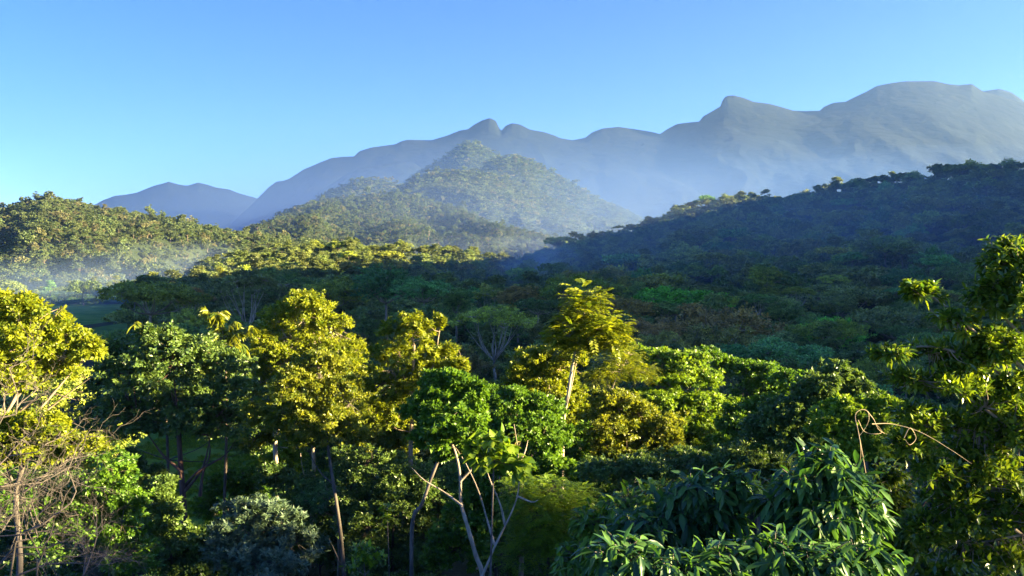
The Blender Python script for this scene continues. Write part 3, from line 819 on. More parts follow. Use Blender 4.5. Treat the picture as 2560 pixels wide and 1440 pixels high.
      lobes=[(1860, 925, 42, 26), (1905, 945, 56, 36), (1950, 975, 42, 34), (1815, 915, 36, 22), (1890, 1000, 66, 42), (1765, 890, 40, 22)], trunk=[(1890, 1400), (1890, 1150), (1890, 1000)], r=(.17, .08)),
 dict(n='tree', lab='dark bushy tree tipped with yellow leaves left of the right edge tree', Y=35, L=0.165, nl=37908, m='dark', bark='bark_dark', st='broad',
      lobes=[(2090, 935, 42, 28), (2050, 975, 58, 42), (1965, 1045, 60, 46), (2030, 1030, 72, 52), (1910, 1075, 48, 40), (2120, 985, 50, 46), (1990, 1110, 90, 50)], trunk=[(2030, 1560), (2030, 1300), (2035, 1100)], r=(.14, .07)),
 dict(n='tree', lab='bright green leafy tree in the shade under the right edge tree', Y=29, L=0.165, nl=29160, m='fresh', bark='bark_grey', st='broad',
      lobes=[(2115, 1020, 66, 30), (2195, 1035, 60, 40), (2090, 1075, 66, 46), (2250, 1070, 66, 52), (2170, 1110, 80, 52), (2310, 1130, 70, 60)], trunk=[(2170, 1560), (2170, 1300), (2165, 1120)], r=(.11, .06)),
 dict(n='tree', lab='dull green tree below the dense yellow-olive one', Y=38, L=0.165, nl=32076, m='dark', bark='bark_dark', st='broad',
      lobes=[(1740, 1175, 86, 48), (1600, 1190, 86, 46), (1860, 1140, 76, 50), (1500, 1190, 60, 40), (1680, 1240, 90, 50), (1930, 1180, 70, 50)], trunk=[(1690, 1560), (1690, 1350), (1690, 1220)], r=(.13, .07)),
 dict(n='bush', lab='dark green leafy mass at the bottom left of the forked trunk', Y=47, L=0.179, nl=37908, m='dark', bark='bark_dark', st='broad',
      lobes=[(925, 1175, 66, 66), (1000, 1260, 82, 90), (915, 1310, 72, 90), (1080, 1350, 90, 90), (960, 1410, 110, 70), (880, 1230, 46, 60), (1060, 1225, 50, 50)], trunk=[(980, 1600), (980, 1420), (985, 1280)], r=(.1, .06)),
 dict(n='bush', lab='fresh green feathery-leaved bush right of the forked trunk', Y=33, L=0.165, nl=34992, m='fresh', bark='bark_dark', st='pinnate', asp=.3, cl=.34,
      lobes=[(1370, 1240, 76, 42), (1430, 1280, 62, 46), (1340, 1300, 72, 52), (1440, 1350, 90, 60), (1330, 1390, 90, 60), (1290, 1240, 46, 30)], trunk=[(1370, 1640), (1370, 1450), (1370, 1320)], r=(.07, .05)),
 dict(n='bush', lab='silvery grey-green bush at the bottom left centre', Y=36, L=0.234, nl=17496, m='silver', bark='bark_grey', st='tuft', asp=.30,
      lobes=[(640, 1270, 66, 30), (700, 1300, 60, 40), (590, 1310, 60, 50), (640, 1350, 90, 60), (740, 1370, 66, 56), (560, 1390, 60, 60), (670, 1420, 120, 60)], trunk=[(640, 1600), (640, 1450), (640, 1340)], r=(.08, .05)),
 dict(n='bush', lab='blackish green bush under the reddish trunk', Y=41, L=0.193, nl=23328, m='dark', bark='bark_dark', st='broad',
      lobes=[(400, 1290, 60, 60), (430, 1380, 90, 66), (345, 1360, 70, 80), (510, 1370, 60, 60), (400, 1230, 36, 46), (490, 1440, 90, 60)], trunk=[(430, 1600), (430, 1450), (425, 1360)], r=(.08, .05)),
 dict(n='bush', lab='dark bush behind the leaning grey trunk', Y=52, L=0.193, nl=26244, m='dark', bark='bark_dark', st='broad',
      lobes=[(790, 1290, 80, 70), (750, 1220, 50, 50), (850, 1350, 70, 80), (880, 1180, 50, 60), (700, 1200, 50, 50), (780, 1400, 100, 60)], trunk=[(800, 1600), (800, 1420), (800, 1300)], r=(.08, .05)),
 dict(n='bush', lab='green bush between the forked trunk and the feathery bush', Y=40, L=0.193, nl=26244, m='green', bark='bark_dark', st='broad',
      lobes=[(1230, 1200, 60, 50), (1180, 1270, 60, 60), (1290, 1180, 50, 40), (1250, 1330, 90, 80), (1150, 1370, 80, 80), (1400, 1190, 70, 40), (1350, 1170, 50, 30)], trunk=[(1240, 1600), (1240, 1440), (1235, 1300)], r=(.08, .05)),
 dict(n='tree', lab='dark tree filling the gap behind the reddish forked trunk', Y=66, L=0.258, nl=28080, m='dark', bark='bark_dark', st='broad',
      lobes=[(300, 980, 80, 60), (400, 960, 90, 60), (500, 1000, 80, 60), (590, 1060, 80, 50), (250, 1060, 60, 60), (640, 1130, 50, 36), (280, 900, 50, 40)], trunk=[(420, 1330), (420, 1150), (415, 1040)], r=(.17, .09)),
 dict(n='tree', lab='olive tree low between the dome-shaped and upright-shoot trees', Y=57, L=0.241, nl=23760, m='olive', bark='bark_tan', st='broad',
      lobes=[(920, 1080, 60, 50), (985, 1110, 60, 50), (900, 1150, 60, 50), (960, 1180, 70, 50), (1010, 1060, 40, 40)], trunk=[(950, 1500), (950, 1300), (950, 1150)], r=(.13, .07)),
 dict(n='tree', lab='green tree filling the hollow right of the paired green crowns', Y=50, L=0.232, nl=23760, m='green', bark='bark_dark', st='broad',
      lobes=[(1450, 1120, 60, 50), (1400, 1160, 70, 50), (1480, 1190, 60, 50), (1320, 1170, 60, 50), (1210, 1130, 60, 50)], trunk=[(1400, 1500), (1400, 1300), (1400, 1180)], r=(.13, .07)),
 dict(n='tree', lab='dark tree in the hollow right of the layered palmate tree', Y=52, L=0.241, nl=25920, m='green', bark='bark_dark', st='broad',
      lobes=[(1870, 1060, 60, 50), (1850, 1120, 70, 60), (1930, 1030, 60, 40), (2000, 960, 50, 30), (1780, 1160, 60, 40)], trunk=[(1870, 1500), (1870, 1300), (1870, 1130)], r=(.13, .07)),
 dict(n='bush', lab='green bush at the near edge of the grass patch', Y=60, L=0.224, nl=12960, m='green', bark='bark_dark', st='broad',
      lobes=[(550, 1230, 50, 40), (600, 1195, 40, 30), (520, 1270, 40, 30), (640, 1230, 40, 36)], trunk=[(570, 1400), (570, 1300), (570, 1250)], r=(.06, .04)),
 dict(n='bush', lab='dark bush before the left end of the grass patch', Y=56, L=0.224, nl=12960, m='dark', bark='bark_dark', st='broad',
      lobes=[(330, 1180, 40, 50), (370, 1230, 40, 46), (300, 1240, 50, 60), (400, 1190, 24, 30)], trunk=[(350, 1420), (350, 1300), (350, 1230)], r=(.06, .04)),
 dict(n='bush', lab='pale green bush at the right end of the grass patch', Y=64, L=0.224, nl=12960, m='fresh', bark='bark_dark', st='broad',
      lobes=[(680, 1160, 40, 36), (720, 1190, 40, 40), (650, 1180, 30, 24), (740, 1140, 36, 36)], trunk=[(700, 1400), (700, 1280), (700, 1200)], r=(.06, .04)),
]
# the lone trees of the shaded belt: column, top row, half width, depth, kind, tint, label
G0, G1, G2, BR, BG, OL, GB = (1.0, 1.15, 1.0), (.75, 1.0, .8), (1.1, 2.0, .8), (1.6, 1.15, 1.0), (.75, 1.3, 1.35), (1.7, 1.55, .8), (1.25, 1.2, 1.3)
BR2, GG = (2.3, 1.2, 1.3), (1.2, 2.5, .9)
MIDS = [
 (375, 700, 143, 170, 'umbrella', OL, 'broad umbrella-shaped dark olive tree beside the misty meadow'),
 (470, 712, 69, 185, 'vase', BR2, 'brownish thin-leaved tree right behind the umbrella-shaped olive tree'),
 (615, 679, 120, 180, 'vase', GB, 'dark tree with pale limbs fanning out, left behind the dome-shaped yellow tree'),
 (500, 767, 80, 150, 'round', OL, 'small rounded olive tree below the umbrella-shaped tree'),
 (830, 687, 103, 205, 'round', OL, 'round olive tree peeping over the right side of the dome-shaped tree'),
 (730, 680, 92, 225, 'round', G1, 'dark round tree above the dome-shaped tree, under the lit rise'),
 (965, 655, 114, 195, 'round', BG, 'tall blue-green tree standing highest in the shaded belt left of centre'),
 (1060, 687, 86, 172, 'round', BG, 'blue-green tree with small dark clumps left of the olive vase tree'),
 (1140, 715, 71, 185, 'tall', G1, 'narrow dark tree right of the blue-green pair'),
 (905, 767, 92, 140, 'tall', G1, 'dark tall tree between the dome-shaped tree and the upright-shoot tree'),
 (1040, 757, 87, 140, 'round', G1, 'dark green tree right behind the upright-shoot yellow tree'),
 (1235, 757, 112, 122, 'vase', OL, 'rounded olive tree with pale limbs spreading like a fan, in the centre'),
 (1295, 709, 75, 205, 'round', BR2, 'brown-green tree at the centre above the fan-limbed tree'),
 (1450, 679, 120, 200, 'round', OL, 'large round-topped olive tree behind the tall feathery yellow tree'),
 (1345, 742, 69, 165, 'umbrella', G1, 'dark flat tree left of the tall feathery yellow tree'),
 (1570, 732, 97, 178, 'round', BR2, 'brown-tinged flat tree right of the tall feathery yellow tree'),
 (1690, 711, 120, 192, 'umbrella', GG, 'bright green flat-topped tree on the brown dome of crowns'),
 (1780, 749, 195, 165, 'round', BR2, 'wide brown dome-shaped tree right of centre'),
 (1620, 797, 103, 140, 'umbrella', BR2, 'small brown tree left under the wide brown dome'),
 (2070, 787, 94, 160, 'round', GG, 'green round tree right of the wide brown dome'),
 (1950, 842, 138, 128, 'umbrella', BG, 'low green flat tree under the wide brown dome'),
 (1810, 855, 103, 110, 'umbrella', BG, 'dark blue-green tree behind the layered palmate tree'),
 (2090, 702, 138, 235, 'umbrella', GB, 'grey-brown flat tree at the foot of the right hillside'),
 (2240, 762, 138, 185, 'umbrella', GB, 'grey-brown tree left of the glossy branch tips at right'),
 (2180, 847, 114, 130, 'round', G1, 'dark round tree left under the glossy branch tips'),
 (2360, 827, 126, 150, 'umbrella', G1, 'dark flat tree seen through the right edge foliage'),
]
# ------------------------------------------------------------------ mid-distance forest
TOPZ = {k: max(v.co[2] for v in PM[k][0].vertices) for k in PM}
TOPL = {k: max(v.co[2] for v in PL[k][0].vertices) for k in PL}
def place(kind, x, y, ztop, rad, tint, label, cat='tree', group=None, sq=None, lod='m', name='tree'):
    v = random.randrange(3 if lod == 'm' else 2)
    me, wm = (PM if lod == 'm' else PL)[(kind, v)]
    sz = rad * (sq or random.uniform(.85, 1.15))
    z0 = ztop - (TOPZ if lod == 'm' else TOPL)[(kind, v)] * sz
    root = thing(name, label, cat, (x, y, float(H_all(x, y))), group)
    rot = random.uniform(0, 6.28)
    for nm, mesh in (('crown', me), ('trunk', wm)):
        o = link(nm, mesh, root, (0, 0, z0 - root.location.z))
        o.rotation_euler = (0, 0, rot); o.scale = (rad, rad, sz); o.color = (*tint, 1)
    return root

cov = np.zeros((288, 512), bool)
YY, XX = np.mgrid[0:288, 0:512]
def splat(cx, cy_, rx, ry, write=True):
    cx, cy_, rx, ry = cx / 5, cy_ / 5, max(rx / 5, .6), max(ry / 5, .6)
    x0, x1 = int(max(cx - rx, 0)), int(min(cx + rx + 1, 512)); y0, y1 = int(max(cy_ - ry, 0)), int(min(cy_ + ry + 1, 288))
    if x1 <= x0 or y1 <= y0: return 0
    mk = ((XX[y0:y1, x0:x1] - cx) / rx) ** 2 + ((YY[y0:y1, x0:x1] - cy_) / ry) ** 2 < 1
    n = int((mk & ~cov[y0:y1, x0:x1]).sum())
    if write: cov[y0:y1, x0:x1] |= mk
    return n
for t in TREES:
    for lb in t['lobes']: splat(lb[0], lb[1], lb[2] * .9, lb[3] * .9)
for lb in [(2540, 700, 100, 160), (2480, 950, 260, 80), (2450, 1200, 280, 260), (1900, 1350, 420, 150), (1200, 1400, 1300, 60)]: splat(*lb)

cand = []
used = []
for (c, top, hw, Y, kd, tint, lab) in MIDS:
    p = pt(c, top, Y); rad = hw * Y / F
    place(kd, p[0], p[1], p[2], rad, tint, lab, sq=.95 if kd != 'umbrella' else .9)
    used.append((p[0], p[1], rad))
    cand.append((Y, c, top + hw * .5, hw, hw * .5, None))
r = np.random.default_rng(77)
TREES_SHORT = ['the left edge tree', 'the dark broad tree', 'the dome-shaped tree', 'the upright-shoot tree', 'the white forked trunk', 'the feathery tree', 'the layered tree', 'the bushy dark tree', 'the right edge tree']
for k, c in enumerate([205, 300, 420, 520, 640, 745, 845, 920, 1010, 1095, 1190, 1330, 1460, 1560, 1660, 1780, 1900, 2010, 2130, 2240]):
    top = (1285 if 290 < c < 690 else 1120) + r.uniform(-10, 75); Y = r.uniform(48, 58)
    p = pt(c, top, Y); mk = TREES_SHORT[int(np.argmin([abs(c - q) for q in (60, 450, 770, 1040, 1230, 1450, 1700, 2030, 2450)]))]
    place(['round', 'tall', 'round'][k % 3], p[0], p[1], p[2], r.uniform(2.2, 3.1), [G0, G1, BG, G0][k % 4],
          f"{['dark', 'deep green', 'bluish green'][k % 3]} low {['round', 'upright', 'bushy'][(k * 2) % 3]} tree in the understory, {'left under' if k % 2 else 'right under'} {mk}", group='low understory trees')
def in_meadow(x, y):
    c = 1280 + F * x / y
    return (c < 335 and 100 < y < 425) or (c < 700 and 62 < y < 108 and c > 250)
def add_points(xs_, ys_, radf, hfun, kinds, tints):
    for x, y in zip(xs_, ys_):
        if in_meadow(x, y): continue
        rad = radf * r.lognormal(0, .22)
        if any(abs(x - a) < (b3 + rad) * .62 and abs(y - b) < (b3 + rad) * .62 for a, b, b3 in used): continue
        g = float(H_all(x, y))
        h = hfun(y) * r.uniform(.74, 1.22)
        kd = kinds[r.integers(len(kinds))]
        zt = g + h
        cx, cyy_ = px_of(x, y, zt - rad * .45)
        cand.append((y, cx, cyy_, rad * F / y, rad * .6 * F / y, dict(x=x, y=y, zt=zt, rad=rad, kd=kd, ti=tints[r.integers(len(tints))])))
# valley floor belt
gx, gy = np.meshgrid(np.arange(-280, 300, 9.5), np.arange(72, 430, 9.5))
gx = (gx + r.uniform(-3, 3, gx.shape)).ravel(); gy = (gy + r.uniform(-3, 3, gy.shape)).ravel()
cc = 1280 + F * gx / gy
hh = H_all(gx, gy)
ok = (cc > -60) & (cc < 2620) & (hh < 6)
add_points(gx[ok], gy[ok], 6.0, lambda y: 9.5 + 4.5 * min(1, max(0, (y - 110) / 150)), ['round', 'round', 'umbrella', 'tall', 'vase', 'round'], [G0, G1, OL, BR, BG, GB, G0])
# screen of trees along the far side of the meadow
for c in np.linspace(-40, 420, 26):
    Y = 455 + r.uniform(-8, 12); add_points([(c - 1280) / F * Y], [Y], 4.6, lambda y: 11.0, ['round', 'tall'], [G0, BG])
for h, lo in ((hD, 9.0), (hE, 9.5)):
    x, y, z = hill_points(h, lo, 51, back=14)
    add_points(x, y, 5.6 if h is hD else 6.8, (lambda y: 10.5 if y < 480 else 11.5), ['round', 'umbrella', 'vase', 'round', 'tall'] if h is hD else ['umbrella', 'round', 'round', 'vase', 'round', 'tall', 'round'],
               [OL, BR, OL, (2.2, 1.75, 1.1), OL, (1.9, 1.7, .9)] if h is hD else [G0, BG, GB, G1, G0, GB, (1.5, 1.3, .95)])  # low rise gets golden tints: warm sunlight put into the leaf colour
cand.sort(key=lambda t: t[0])
vis = []
for k, (Y, cx, cyy_, rx, ry, d) in enumerate(cand):
    n = splat(cx, cyy_, rx, ry)
    if d is not None: vis.append((n, k))
vis.sort(reverse=True)
NIND = 205
chosen = set(k for n, k in vis[:NIND] if n >= 4)
WORD = {'round': 'round-crowned', 'umbrella': 'flat-topped', 'tall': 'narrow upright', 'vase': 'open thin-leaved'}
TW = {(1.5, 1.3, .95): 'tan-tinged', (2.2, 1.75, 1.1): 'sun-tinted brown', (1.9, 1.7, .9): 'sun-tinted green', G0: 'dark green', G1: 'deep green', OL: 'olive', BR: 'brownish', BG: 'blue-green', GB: 'grey-green', G2: 'bright green'}
rest = []; pend = []
MARKS = [(100, 'above the left edge tree'), (400, 'near the umbrella-shaped tree'), (615, 'near the pale-limbed tree'), (760, 'above the dome-shaped tree'), (1030, 'above the upright-shoot tree'), (1235, 'above the fan-limbed tree'), (1460, 'above the feathery tree'), (1700, 'above the layered tree'), (1860, 'right of the brown dome'), (2020, 'above the bushy dark tree'), (2180, 'left of the glossy tips'), (2330, 'above the glossy tips'), (2490, 'by the right edge tree')]
for k, (Y, cx, cyy_, rx, ry, d) in enumerate(cand):
    if d is None: continue
    if k in chosen:
        if d['y'] < 250: zone = 'in the shaded belt'
        elif cx < 430: zone = 'beyond the misty meadow'
        elif cx < 1080 and d['y'] > 330: zone = 'on the lit low rise'
        elif d['y'] > 380 and cx > 1350: zone = 'high on the hillside'
        elif cx > 1500: zone = 'low on the hillside'
        else: zone = 'in the hazy valley centre'
        mark = min(MARKS, key=lambda q: abs(q[0] - cx))[1]
        lab = f"{TW[d['ti']]} {WORD[d['kd']]} tree {zone}, {mark}"
        pend.append((lab, cx, d, f"{TW[d['ti']]} {WORD[d['kd']]} trees {zone}"))
    else: rest.append(d)
ORD = ['first', 'second', 'third', 'fourth', 'fifth', 'sixth', 'seventh', 'eighth', 'ninth', 'tenth']
byl = {}
for t_ in pend: byl.setdefault(t_[0], []).append(t_)
for lab, lst in byl.items():
    lst.sort(key=lambda t_: t_[1])
    for q_, (l_, cx, d, grp) in enumerate(lst):
        nn = len(lst)
        sfx = '' if nn == 1 else (', leftmost' if q_ == 0 else (', rightmost' if q_ == nn - 1 else (', middle one' if nn == 3 else f', {ORD[q_]} from left')))
        place(d['kd'], d['x'], d['y'], d['zt'], d['rad'], d['ti'], l_ + sfx, group=grp, lod='m' if d['y'] < 260 else 'l')
collm = bpy.data.collections.new('mid_trees')
for kd in KINDS:
    for v in range(2): collm.objects.link(bpy.data.objects.new('far_tree', PL[(kd, v)][0]))
P = np.array([(d['x'], d['y'], d['zt'] - d['rad'] * .85) for d in rest]); S = np.array([(d['rad'], d['rad'], d['rad'] * .95) for d in rest])
gn_forest('forest', 'remaining crowns of the shaded valley forest and right hillside', P, S, collm, 61, tilt=.04)

# dense low growth that hides the forest floor
gx, gy = np.meshgrid(np.arange(-300, 300, 5.2), np.arange(20, 600, 5.2))
gx = (gx + r.uniform(-2, 2, gx.shape)).ravel(); gy = (gy + r.uniform(-2, 2, gy.shape)).ravel()
cc = 1280 + F * gx / gy; hh = H_all(gx, gy)
ok = (cc > -100) & (cc < 2660) & (hh < 120) & np.array([not in_meadow(a, b) for a, b in zip(gx, gy)])
UND = bpy.data.collections.new('undergrowth_clumps')
for k in range(4):
    me, _ = proto('round', 1600, .11, 400 + k, M['under'], M['bark_dark'], wood=False)
    UND.objects.link(bpy.data.objects.new('bush_clump', me))
n = int(ok.sum()); s = r.uniform(1.6, 3.0, n)
near = gy[ok] < 75; s[near] *= .8; s[gy[ok] > 300] *= 1.5
gn_forest('undergrowth', 'dark tangled undergrowth between the tree trunks', np.column_stack([gx[ok], gy[ok], hh[ok] + s * .15]), np.column_stack([s, s, s * r.uniform(.6, 1.2, n)]), UND, 62)

# tufts of grass standing in the meadow patch
def tuft(seed):
    r_ = np.random.default_rng(seed); n = 60
    a = r_.uniform(0, 6.28, n); q = r_.uniform(0, .5, n)
    P = np.column_stack([np.cos(a) * q, np.sin(a) * q, np.zeros(n)])
    D = nrm(np.column_stack([r_.normal(0, .45, n), r_.normal(0, .45, n), np.ones(n)]))
    V, I, T = leaves_arrays(P, D, nrm(r_.normal(0, 1, (n, 3)) * [1, 1, .2]), r_.uniform(.3, .8, n), .07, r_.random(n))
    return np_mesh('tuft', V, I, 3, tone=T, mats=[M['fresh']])
TUF = bpy.data.collections.new('grass_tufts')
for k in range(3): TUF.objects.link(bpy.data.objects.new('grass_tuft', tuft(70 + k)))
n = 7000; x = r.uniform(-58, -9, n); y = r.uniform(67, 116, n)
ok = (vnoise(x * .22, y * .22, 5) > .34); x, y = x[ok], y[ok]; s = r.uniform(.35, 1.0, len(x))
gn_forest('grass', 'tufts of long grass in the meadow patch behind the trunks', np.column_stack([x, y, np.maximum(ground_h(x, y), 0)]), np.column_stack([s, s, s * .7]), TUF, 72)
# ------------------------------------------------------------------ foreground trees
def px_path(pts, Y, jig=0.0):
    out = []
    for q in pts:
        out.append(pt(q[0], q[1], Y + (q[2] if len(q) > 2 else 0) + (rng.uniform(-jig, jig) if jig else 0)))
    return np.array(out)

def fore_tree(t):
    Y = t['Y']; s = Y / F
    lob = []
    for k, lb in enumerate(t['lobes']):
        dy = lb[4] if len(lb) > 4 else rng.uniform(-.55, .55) * lb[2] * s
        lob.append((pt(lb[0], lb[1], Y + dy), np.array([lb[2] * s, lb[2] * s * .95, lb[3] * s])))
    tp = px_path(t['trunk'], Y)
    g = float(ground_h(tp[0][0], tp[0][1]))
    if tp[0][2] > g - .1: tp = np.vstack([[tp[0][0], tp[0][1], g - .2], tp]) if tp[0][2] - g > .6 else np.vstack([[tp[0][0], tp[0][1], g - .2], tp[1:]])
    base = np.array([tp[0][0], tp[0][1], max(g, tp[0][2])])
    root = thing(t['n'], t['lab'], 'bush' if t['n'] == 'bush' else 'tree', base)
    def child(name, me, **kw):
        o = link(name, me, root, tuple(-base), **kw)
        return o
    bark = M[t['bark']]
    if t['nl']:
        lob2 = sublobes(lob, 5)
        V, I, T, K, C = crown(lob2, t['L'], t['nl'], style=t['st'], cl=t.get('cl'), aspect=t.get('asp', .56), droop=t.get('droop', .3), low=-.55,
                              jitter=.45, up=.3)
        child('crown', np_mesh('crown', V, I, 3, tone=T, mats=[M[t['m']]]))
    w = Wood(); w.path(tp, t['r'][0], t['r'][1], sides=9)
    child('trunk', w.mesh('trunk', bark))
    tips = [tp[len(tp) // 2:]]
    for lp in t.get('limbs', []):
        w = Wood(); q = w.path(px_path(lp, Y, .25), t['lr'], t['lr'] * .15, sides=7); child('limb', w.mesh('limb', bark)); tips.append(q)
    if t['nl']:
        w = Wood(); A = np.vstack(tips); w2 = []
        for c, rr in lob:
            dd = np.linalg.norm(A - c, axis=1) + np.maximum(A[:, 2] - c[2] + rr[2] * .4, 0) * 2
            a0 = A[np.argmin(dd)]; m = (a0 + c) / 2; m[2] -= .06 * np.linalg.norm(c - a0)
            w2.append(w.path([a0, m, c + [0, 0, rr[2] * .25]], t['r'][1] * .55, t['r'][1] * .2, sides=5, sub=4))
        A = np.vstack(w2); sel = K[rng.random(len(K)) < .4]
        for i0 in range(0, len(sel), 400):
            ss = sel[i0:i0 + 400]
            dist = ((ss[:, None] - A[None]) ** 2).sum(-1)
            b = A[np.argmin(dist, 1)]
            w.curved(b, b + (ss - b) * .97, .018 * Y / 45, .005 * Y / 45, bend=.1, sides=3, k=2)
        child('twigs', w.mesh('twigs', bark), kind='stuff')
    for fp in t.get('fronds', []):
        c = px_path(fp, Y, .5); wv = Wood(); q = wv.path(c, .035, .012, sides=5, sub=8)
        fo = child('frond', wv.mesh('frond', bark))
        n = len(q); A = np.gradient(q, axis=0); A = nrm(A)
        idx = np.repeat(np.arange(2, n), 5); side = np.tile([1, -1, 1, -1, 0], n - 2)
        Sd = nrm(np.cross(A[idx], np.array([0, 0, 1.0]))) * side[:, None]
        D = nrm(Sd * .8 + A[idx] * .5 + np.array([0, 0, -.65]) + rng.normal(0, .22, Sd.shape))
        N = nrm(np.cross(D, A[idx]) + rng.normal(0, .3, D.shape)); N = np.where(N[:, 2:3] < 0, -N, N)
        V, I, T = leaves_arrays(q[idx] + rng.normal(0, .05, D.shape), D, N, t['L'] * rng.uniform(.7, 1.2, len(idx)), t['L'] * t['asp'], rng.random(len(idx)), detail=1, droop=.3)
        link('leaflets', np_mesh('leaflets', V, I, 3, tone=T, mats=[M[t['m']]]), fo, kind='stuff')
    return root

for t in TREES: fore_tree(t)

# ---- right edge tree with big glossy leaves, its nearest leaves one by one
def leaf_meshes(prefix, L, Wd, mat, n=10, droop=.25, seed=5):
    out = []; r_ = np.random.default_rng(seed)
    for k in range(n):
        l = L * r_.uniform(.6, 1.2); wd = Wd * r_.uniform(.85, 1.15)
        V, I, T = leaves_arrays(np.zeros((1, 3)), np.array([[0, 1.0, 0]]), np.array([[0, 0, 1.0]]), l, wd, np.array([((k * 7) % n + .5) / n]), detail=1, fold=.16, droop=droop * r_.uniform(.4, 1.5))
        out.append(np_mesh('leaf', V, I, 3, tone=T, mats=[mat]))
    return out

from mathutils import Matrix
def leafy(name, cat, label, Y, lobes, mat, L, Wd, trunk, r01, bark, shoots, per, nobj=290, hang=.5, spread=.8, limbs=(), lr=.03, shoot_len=.45, inner=0, tint=None, ydepth=1.0):
    """plant whose shoots carry large leaves; the nobj leaves nearest the viewer are objects of their own, the rest one mass"""
    s = Y / F
    lob = [(pt(a, b, Y + (e[0] if e else rng.uniform(-.4, .4) * c * s)), np.array([c * s, c * s * ydepth, d_ * s])) for a, b, c, d_, *e in lobes]
    tp = px_path(trunk, Y); g = float(ground_h(tp[0][0], tp[0][1]))
    if tp[0][2] > g - .1: tp = np.vstack([[tp[0][0], tp[0][1], g - .2], tp])
    base = np.array([tp[0][0], tp[0][1], max(g, tp[0][2])])
    root = thing(name, label, cat, base)
    bk = M[bark]
    w = Wood(); w.path(tp, r01[0], r01[1], sides=9); link('trunk' if cat == 'tree' else 'stem', w.mesh('trunk', bk), root, tuple(-base))
    anc = [tp[len(tp) // 2:]]
    for lp in limbs:
        w = Wood(); anc.append(w.path(px_path(lp, Y, .2), lr, lr * .4, sides=7)); link('limb', w.mesh('limb', bk), root, tuple(-base))
    C = np.array([l[0] for l in lob]); Rr = np.array([l[1] for l in lob])
    a = Rr[:, 0] * Rr[:, 2]; li = rng.choice(len(lob), shoots, p=a / a.sum())
    d = nrm(rng.normal(0, 1, (shoots, 3))); d[:, 2] = np.where(d[:, 2] < -.3, -d[:, 2], d[:, 2])
    K = C[li] + d * Rr[li] * (rng.uniform(.45, 1.02, shoots) + (rng.random(shoots) < .15) * .3)[:, None]
    w = Wood(); A = np.vstack(anc); q_ = []
    for c, rr in lob:
        a0 = A[np.argmin(np.linalg.norm(A - c, axis=1) + np.maximum(A[:, 2] - c[2], 0) * 2)]
        m = (a0 + c) / 2; m[2] -= .1 * np.linalg.norm(c - a0)
        q_.append(w.path([a0, m, c], max(r01[1] * .5, .012), .008, sides=5, sub=5))
    A = np.vstack(q_); b = A[np.argmin(((K[:, None] - A[None]) ** 2).sum(-1), 1)]
    w.curved(b, K, .009, .004, bend=.12, sides=4, k=4)
    link('twigs', w.mesh('twigs', bk), root, tuple(-base), kind='stuff')
    n = shoots * per; si = np.repeat(np.arange(shoots), per); k = np.tile(np.arange(per), shoots)
    ax = nrm((K - b) + d * .3 * np.linalg.norm(K - b, axis=1, keepdims=True) + np.array([0, 0, .1]))
    f = k / max(per - 1, 1)
    P = K[si] - ax[si] * (f * shoot_len)[:, None]
    ang = k * 2.4 + si * 1.3
    u = nrm(np.cross(ax, np.array([.1, .2, 1.0]))); v = np.cross(ax, u)
    rad = u[si] * np.cos(ang)[:, None] + v[si] * np.sin(ang)[:, None]
    D = nrm(rad * spread + ax[si] * (.75 - .35 * f)[:, None] + np.array([0, 0, -1.0]) * (hang * rng.uniform(.3, 1.5, shoots)[si])[:, None] + rng.normal(0, .24, (n, 3)))
    N = nrm(np.array([0, 0, 1.0]) * .8 + ax[si] * .4 + rad * .35 + rng.normal(0, .3, (n, 3)))
    N = nrm(N - D * (N * D).sum(1)[:, None])
    score = P[:, 1] - .8 * (P[:, 2] - C[:, 2].mean()) + rng.uniform(0, .3, n)
    c_, r_ = px_of(P[:, 0], P[:, 1], P[:, 2]); score = score + np.where((c_ < 0) | (c_ > 2560) | (r_ < 0) | (r_ > 1440), 50, 0)
    order = np.argsort(score); own = order[:nobj]; mass = order[nobj:]
    meshes = leaf_meshes('leaf', L, Wd, M[mat], seed=int(Y * 10))
    Rv = np.cross(D, N)
    mi = Matrix.Translation(Vector(-base))
    for q in own:
        mt4 = Matrix(((Rv[q][0], D[q][0], N[q][0], P[q][0]), (Rv[q][1], D[q][1], N[q][1], P[q][1]), (Rv[q][2], D[q][2], N[q][2], P[q][2]), (0, 0, 0, 1)))
        o = bpy.data.objects.new('leaf', meshes[int(q) % 10]); col.objects.link(o); o.parent = root
        o.matrix_basis = mi @ mt4
    for mass, dt, nm in ((mass[:4500], 1, 'leaves'), (mass[4500:], 0, 'inner_leaves')):
        if not len(mass): continue
        V, I, T = leaves_arrays(P[mass], D[mass], N[mass], L * rng.uniform(.75, 1.2, len(mass)), Wd * rng.uniform(.85, 1.15, len(mass)), rng.random(len(mass)), detail=dt, droop=.25, fold=.16)
        link(nm, np_mesh(nm, V, I, 3, tone=T, mats=[M[mat]]), root, tuple(-base), kind='stuff')
    return root

